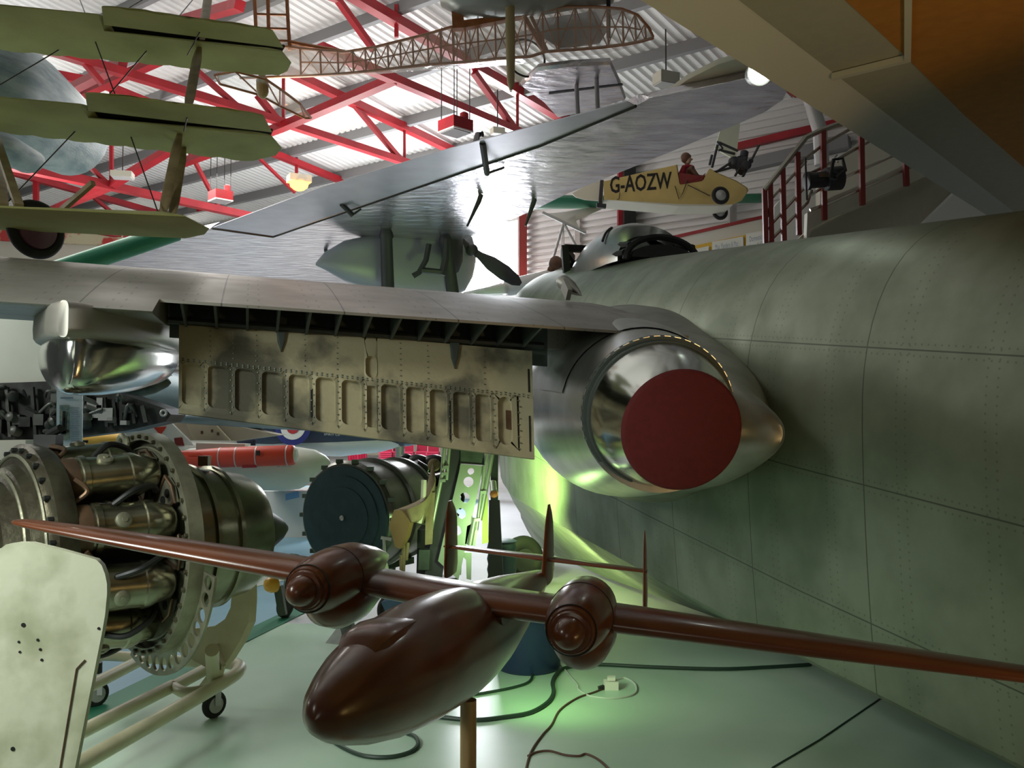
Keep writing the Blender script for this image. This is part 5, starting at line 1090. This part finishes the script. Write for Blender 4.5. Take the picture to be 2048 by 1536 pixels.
# --- yellow case and white case beneath
yc = thing('yellow_aeroplane_nose', 'bright yellow fuselage flank low behind the banner', 'aeroplane part', P(150, 890, 10))
MB().loft([[P(px, py, 10)+V((0, .15*cos(2*pi*k/16), r*sin(2*pi*k/16))) for k in range(16)] for px, py, r in ((40, 892, .10), (60, 892, .13), (120, 889, .15), (200, 884, .15), (240, 880, .12), (265, 878, .04))]).build('flank', M['yellowp'], yc, 60)
MB().bar(P(150, 884, 9.82), P(176, 883, 9.82), .01, .03).build('vent', M['dark'], yc, 0)
MB().box(P(150, 960, 10), .5, .4, .5).build('support', M['dgrey'], yc, 0)
wc2 = thing('white_crate', 'pale crate low at the left edge behind the engine', 'crate', P(20, 900, 8.4)); MB().prism([P(-60, 882, 8.4), P(51, 880, 8.4), P(51, 990, 8.4), P(-60, 990, 8.4)], (0, .5, 0)).build('crate', M['cream'], wc2, 0)
# --- missile, fins, drop tank with red rocket
ms = thing('drop_tank', 'white drop tank marked 200 GALLON, hanging below the dark roundel jet', 'tank', P(560, 937, 9.5))
MB().loft([[P(px, py, 9.5)+V((0, r*cos(2*pi*k/28), r*sin(2*pi*k/28))) for k in range(28)] for px, py, r in ((330, 925, .06), (380, 928, .17), (450, 932, .22), (520, 936, .24), (570, 937, .242), (600, 936, .225), (630, 931, .17), (650, 927, .09), (658, 926, .04), (661, 926, .005))]).build('tank_body', M['tankw'], ms, 60)
lettering('marking', '200 GALLON', P(553, 934, 9.22), (1, 0, 0), UP, .035, M['ink'], ms, 0, .15)
MB().prism([P(392, 886, 9.4), P(490, 888, 9.4), P(490, 896, 9.4), P(392, 900, 9.4)], (0, .2, 0)).build('pylon', M['tankw'], ms, 0)
rk = thing('red_rocket', 'bright red rocket tube with silver bands, beside the white drop tank', 'rocket', P(490, 916, 9.1))
RX = (P(591, 910, 9.1)-P(388, 917, 9.1)); L_ = RX.length; RX = RX.normalized()
MB().lathe([(-.3, .085), (0, .09), (.3, .105), (L_-.03, .105), (L_-.01, .095), (L_, .07), (L_, .001)], P(388, 917, 9.1), RX, 28).build('tube', M['tankr'], rk, 50)
for f_ in (.26, .42, .62, .92): MB().lathe([(0, .107), (.012, .107)], P(388, 917, 9.1)+RX*(L_*f_), RX, 28).build('band', M['grey'], rk)
MB().box(P(516, 906, 8.985), .035, .02, .05).build('clip', M['dark'], rk, 0); MB().bar(P(485, 933, 9.05), P(513, 932, 9.05), .03).build('lug', M['red'], rk, 0); MB().prism([P(375, 908, 9.0), P(400, 906, 9.0), P(412, 911, 9.0), P(375, 912, 9.0)], (0, .01, 0)).build('fin', M['tankr'], rk, 0)
MB().loft([[P(591, 910, 9.1)+RX*h+V((0, r*cos(2*pi*k/16), r*sin(2*pi*k/16))) for k in range(16)] for h, r in ((-.02, .09), (.02, .07), (.03, .02))]).build('nose_cap', M['white'], rk)
mf = thing('white_missile', 'white finned missile with red warning triangle, behind the engine flange', 'missile', P(330, 890, 9.8))
MB().prism([P(x, y, 9.8) for x, y in ((338, 842), (390, 893), (260, 893), (240, 868))], (0, .05, 0)).build('fin', M['white'], mf, 0)
MB().prism([P(x, y, 9.795) for x, y in ((307, 855), (333, 853), (321, 871))], (0, .004, 0)).build('warning_triangle', M['tankr'], mf, 0)
lettering('warning_text', 'WARNING', P(306, 853, 9.79), (1, 0, .06), UP, .03, M['tankr'], mf, 0, .15)
MB().prism([P(x, y, 9.79) for x, y in ((348, 876), (364, 875), (368, 891), (350, 891))], (0, .01, 0)).build('red_patch', M['maroon'], mf, 0)
MB().prism([P(x, y, 10.0) for x, y in ((372, 848), (424, 842), (470, 892), (392, 892))], (0, .05, 0)).build('fin', mat('dusty fin', (.50, .44, .34), .7, 0, (.42, .36, .27), 4), mf, 0)
MB().loft([[P(px, py, 9.9)+V((0, r*cos(2*pi*k/20), r*sin(2*pi*k/20))) for k in range(20)] for px, py, r in ((180, 905, .08), (240, 902, .12), (400, 902, .12), (470, 899, .10), (480, 899, .02))]).build('missile_body', M['white'], mf, 60)
for x, y in ((404, 865), (424, 862), (436, 868)): MB().box(P(x, y, 9.99), .02, .02, .035).build('fin_stud', M['brown'], mf, 0)
# --- dark jet with the roundel
dj = thing('roundel_jet', 'dark grey jet fuselage with red white and blue roundel, seen below the flap', 'aeroplane', P(600, 860, 13))
db = []
for px, py, rz, ry in ((330, 835, .38, .3), (440, 838, .45, .42), (560, 840, .50, .5), (680, 840, .48, .48), (760, 840, .42, .42), (820, 846, .34, .34), (870, 852, .2, .22), (900, 854, .06, .08)):
    c = P(px, py, 13); db.append([c+V((0, ry*cos(2*pi*k/32), rz*sin(2*pi*k/32))) for k in range(32)])
MB().loft(db).build('fuselage', M['navy'], dj, 60)
bl_ = []
for px, py, rz, ry in ((480, 885, .10, .3), (560, 886, .17, .36), (680, 886, .20, .36), (760, 880, .18, .3), (820, 872, .12, .2), (850, 868, .03, .1)):
    c = P(px, py, 13); bl_.append([c+V((0, ry*cos(2*pi*k/24), rz*sin(2*pi*k/24))) for k in range(24)])
MB().loft(bl_).build('belly_fairing', M['white'], dj, 60)
for r, m_, d_ in ((.255, 'rblue', 0), (.175, 'rwhite', .006), (.09, 'rred', .012)): MB().lathe([(0, r), (-.004, r)], P(586, 855, 12.49-d_), (0, 1, -.12), 40).build('roundel', M[m_], dj)
lettering('memorial_text', '20 MEMORIAL\n     SPIRIT OF', P(637, 864, 12.5), (1, 0, -.06), UP, .04, M['white'], dj, 0, .34)
MB().tube([P(800, 880, 13), (P(800, 900, 13).x, 13, .28)], .07, 12).build('wheel_leg', M['grey'], dj); MB().ring((P(800, 900, 13).x, 13, .28), (0, 1, 0), .2, .08, 28, 10).build('wheel', M['black'], dj)
# --- standing visitor between missile and jet
vp = thing('person', 'person in a dark navy suit standing in front of the roundel jet', 'person', (P(475, 860, 11.5).x, 11.5, 0))
X = P(474, 846, 11.5).x
person(vp, (X, 11.5, .92), (X, 11.5, 1.34), (X, 11.5, 1.62), [((X-.19, 11.5, 1.40), (X-.22, 11.48, 1.12), (X-.16, 11.36, .92)), ((X+.19, 11.5, 1.40), (X+.23, 11.48, 1.12), (X+.17, 11.36, .92))], [((X-.09, 11.5, .88), (X-.10, 11.48, .48), (X-.11, 11.5, .08)), ((X+.09, 11.5, .88), (X+.10, 11.48, .48), (X+.11, 11.5, .08))], M['suit'], (.2, -1, 0), .95, .02)
MB().ball((X+.01, 11.475, 1.62), .098, .82, .9, 1.12).build('face', M['skinc'], vp); MB().ball((X-.005, 11.52, 1.655), .105, .9, .95, .95).build('hair', M['hair'], vp); MB().prism([(X-.03, 11.34, 1.42), (X+.05, 11.34, 1.42), (X+.01, 11.335, 1.18)], (0, .01, 0)).build('shirt', M['white'], vp, 0)
# --- stacked red chairs by the far wall
YC = 33.0; zf = 0
def chair0():
    t = thing('stacking_chair', 'x', 'chair', (0, YC, 0)); 
    MB().loft([[V((x*.23, YC+y*.23, .28)) for x, y in ((-1, -1), (1, -1), (1, 1), (-1, 1))], [V((x*.24, YC+y*.24, .315)) for x, y in ((-1, -1), (1, -1), (1, 1), (-1, 1))], [V((x*.2, YC+y*.2, .335)) for x, y in ((-1, -1), (1, -1), (1, 1), (-1, 1))]]).build('seat', M['chairred'], t, 0)
    MB().loft([[V((x*.2, YC+.20, z)) for x, z in ((-1, .40), (1, .40), (1.05, .58), (.95, .72), (-.95, .72), (-1.05, .58))], [V((x*.2, YC+.25, z+.01)) for x, z in ((-1, .40), (1, .40), (1.05, .58), (.95, .72), (-.95, .72), (-1.05, .58))]]).build('backrest', M['chairred'], t, 0)
    for x in (-1, 1):
        MB().tube([(x*.23, YC-.2, 0), (x*.23, YC-.2, .29)], .013, 6).build('leg', M['grey'], t); MB().tube([(x*.23, YC+.24, 0), (x*.23, YC+.22, .29), (x*.21, YC+.22, .68)], .013, 6).build('leg', M['grey'], t)
    return t
ch = chair0(); first = True; names = {}
word = ('bottom', 'second from bottom', 'second from top', 'top'); stackn = ('leftmost', 'second from left', 'third from left', 'fourth from left', 'rightmost')
for i, px in enumerate((772, 793, 815, 842, 866)):
    x = P(px, 900, YC).x
    for j in range(4):
        lab = 'red stacking chair, %s of the %s stack near the far wall' % (word[j], stackn[i])
        if first: o = ch; first = False
        else: o = dup(ch, (0, 0, 0))
        o.location = V((x, YC+(i % 2)*.3, j*.07)); o['label'] = lab; o['group'] = 'stacked red chairs at the far wall'
cu_ = thing('red_curtain', 'bright red curtain panel at the far wall beyond the roundel jet', 'curtain', P(715, 910, 34))
g_ = [[P(696+i*.95, y, 34)+V((0, .08*sin(i*1.1), 0)) for i in range(41)] for y in (875, 935, 947)]
MB().sheet(g_).build('cloth', M['chairred'], cu_, 60)
MB().bar(P(690, 874, 34), P(740, 874, 34), .08).build('pelmet', M['palewood'], cu_, 0)
ct = thing('white_counter', 'white display counter with small blue panel, between the two engines', 'counter', P(585, 1000, 12.5))
MB().box((P(585, 990, 13).x, 13, .33), 1.1, .8, .66).build('counter', M['white'], ct, 0); MB().prism([P(571, 988, 12.5), P(597, 982, 12.5), P(598, 995, 12.5), P(571, 1001, 12.5)], (0, .02, 0)).build('blue_panel', mat('sky blue panel', (.20, .36, .62), .5), ct, 0)
MB().box(P(600, 967, 12.7), .5, .4, .03).build('pink_top', mat('pink top', (.75, .42, .42), .6), ct, 0)
bx = thing('black_case', 'black case lying on the white counter below the drop tank', 'case', P(565, 970, 12.4)); MB().box(P(567, 968, 12.45), .42, .35, .12).build('case', M['dark'], bx, 0)
# ================================================================ LIGHT
w = bpy.data.worlds.new('world'); bpy.context.scene.world = w; w.use_nodes = True
w.node_tree.nodes['Background'].inputs[0].default_value = (.80, .86, .80, 1); w.node_tree.nodes['Background'].inputs[1].default_value = .05
def lamp(name, kind, loc, e, c=(1, 1, 1), target=None, size=.5, size_y=None, spot=None, blend=.6):
    l = bpy.data.lights.new(name, kind); l.energy = e; l.color = c
    if kind == 'AREA':
        l.size = size
        if size_y: l.shape = 'RECTANGLE'; l.size_y = size_y
    else: l.shadow_soft_size = size
    if kind == 'SPOT': l.spot_size = math.radians(spot); l.spot_blend = blend
    o = bpy.data.objects.new(name, l); o.location = V(loc); col.objects.link(o)
    if target is not None: o.rotation_euler = (V(target)-V(loc)).to_track_quat('-Z', 'Y').to_euler()
    return o
# unseen fill lamps added to brighten the white roof
for x, y, e in ((-7, 8.5, 130), (-2.2, 9.5, 95), (-9, 15, 130), (-3.2, 16, 125)):
    lamp('roof_fill', 'AREA', (x, y, 4.75), e, (1, .985, .95), (x+.5, y+.5, 9), 1.6)
# daylight from the window beyond the aeroplane
wc = W(980, 505, .6)
lamp('window_light', 'AREA', wc, 330, (.9, .95, 1), wc+WN*3+V((0, 0, -.6)), 2.2)
# unseen fill lamps added at the left, in the far hall, behind the visitor
lamp('hall_fill', 'AREA', (-5.5, 11, 5.2), 260, (1, .98, .93), (-5.5, 11, 0), 4)
lamp('hall_fill', 'AREA', (-7, 27, 6.5), 1700, (1, .97, .93), (-7, 27, 0), 7)
lamp('hall_fill', 'SPOT', (-4.2, .6, 4.3), 440, (1, 1, .90), (-1.9, 4.2, 1.0), .5, spot=74, blend=.8)
lamp('hall_fill', 'SPOT', (-2.6, 1.3, 2.5), 230, (.92, 1, .94), (-.6, 5.0, 0), .4, spot=75, blend=.8)
lamp('hall_fill', 'AREA', (-.6, -1.5, 2.4), 5.5, (.97, 1, .80), (1.2, 4, 1.7), 1.2)
lamp('hall_fill', 'AREA', (-7.6, 6.2, 3.4), 75, (1, 1, .95), (-4.6, 8.8, 2.0), 1.2)
# green floodlight by the ejection seat, with added spots spreading its glow
lamp('green_flood', 'SPOT', P(975, 1005, 7.9), 190, (.62, 1, .26), P(1090, 925, 8.5), .08, spot=150, blend=.8)
lamp('green_flood', 'SPOT', P(1085, 1150, 7.5), 60, (.78, 1, .38), (.95, 8.3, .5), .06, spot=120, blend=.7)
lamp('green_flood', 'SPOT', P(975, 1090, 5.5), 14, (.62, 1, .45), P(925, 1030, 6.0), .06, spot=100, blend=.6)
lamp('green_flood', 'SPOT', P(1060, 1250, 5.0), 11, (.5, 1, .35), H(1120, 1400, 0), .1, spot=130, blend=.9)
lamp('green_flood', 'SPOT', P(1070, 1100, 5.7), 8, (.6, 1, .35), (.42, 5.15, 1.3), .06, spot=46, blend=.8)
lamp('amber_light', 'AREA', (2.3, .9, .9), 24, (1, .62, .25), (3.2, 3.4, 3.45), .5)
lamp('sodium_glow', 'POINT', P(598, 384, 11.1), 20, (1, .45, .1), None, .06)
sc = bpy.context.scene; vs_ = sc.view_settings; sc.display_settings.display_device = 'sRGB'
vs_.view_transform = 'Standard'; vs_.look = 'None'; vs_.gamma = 1; vs_.exposure = 0; vs_.use_curve_mapping = False
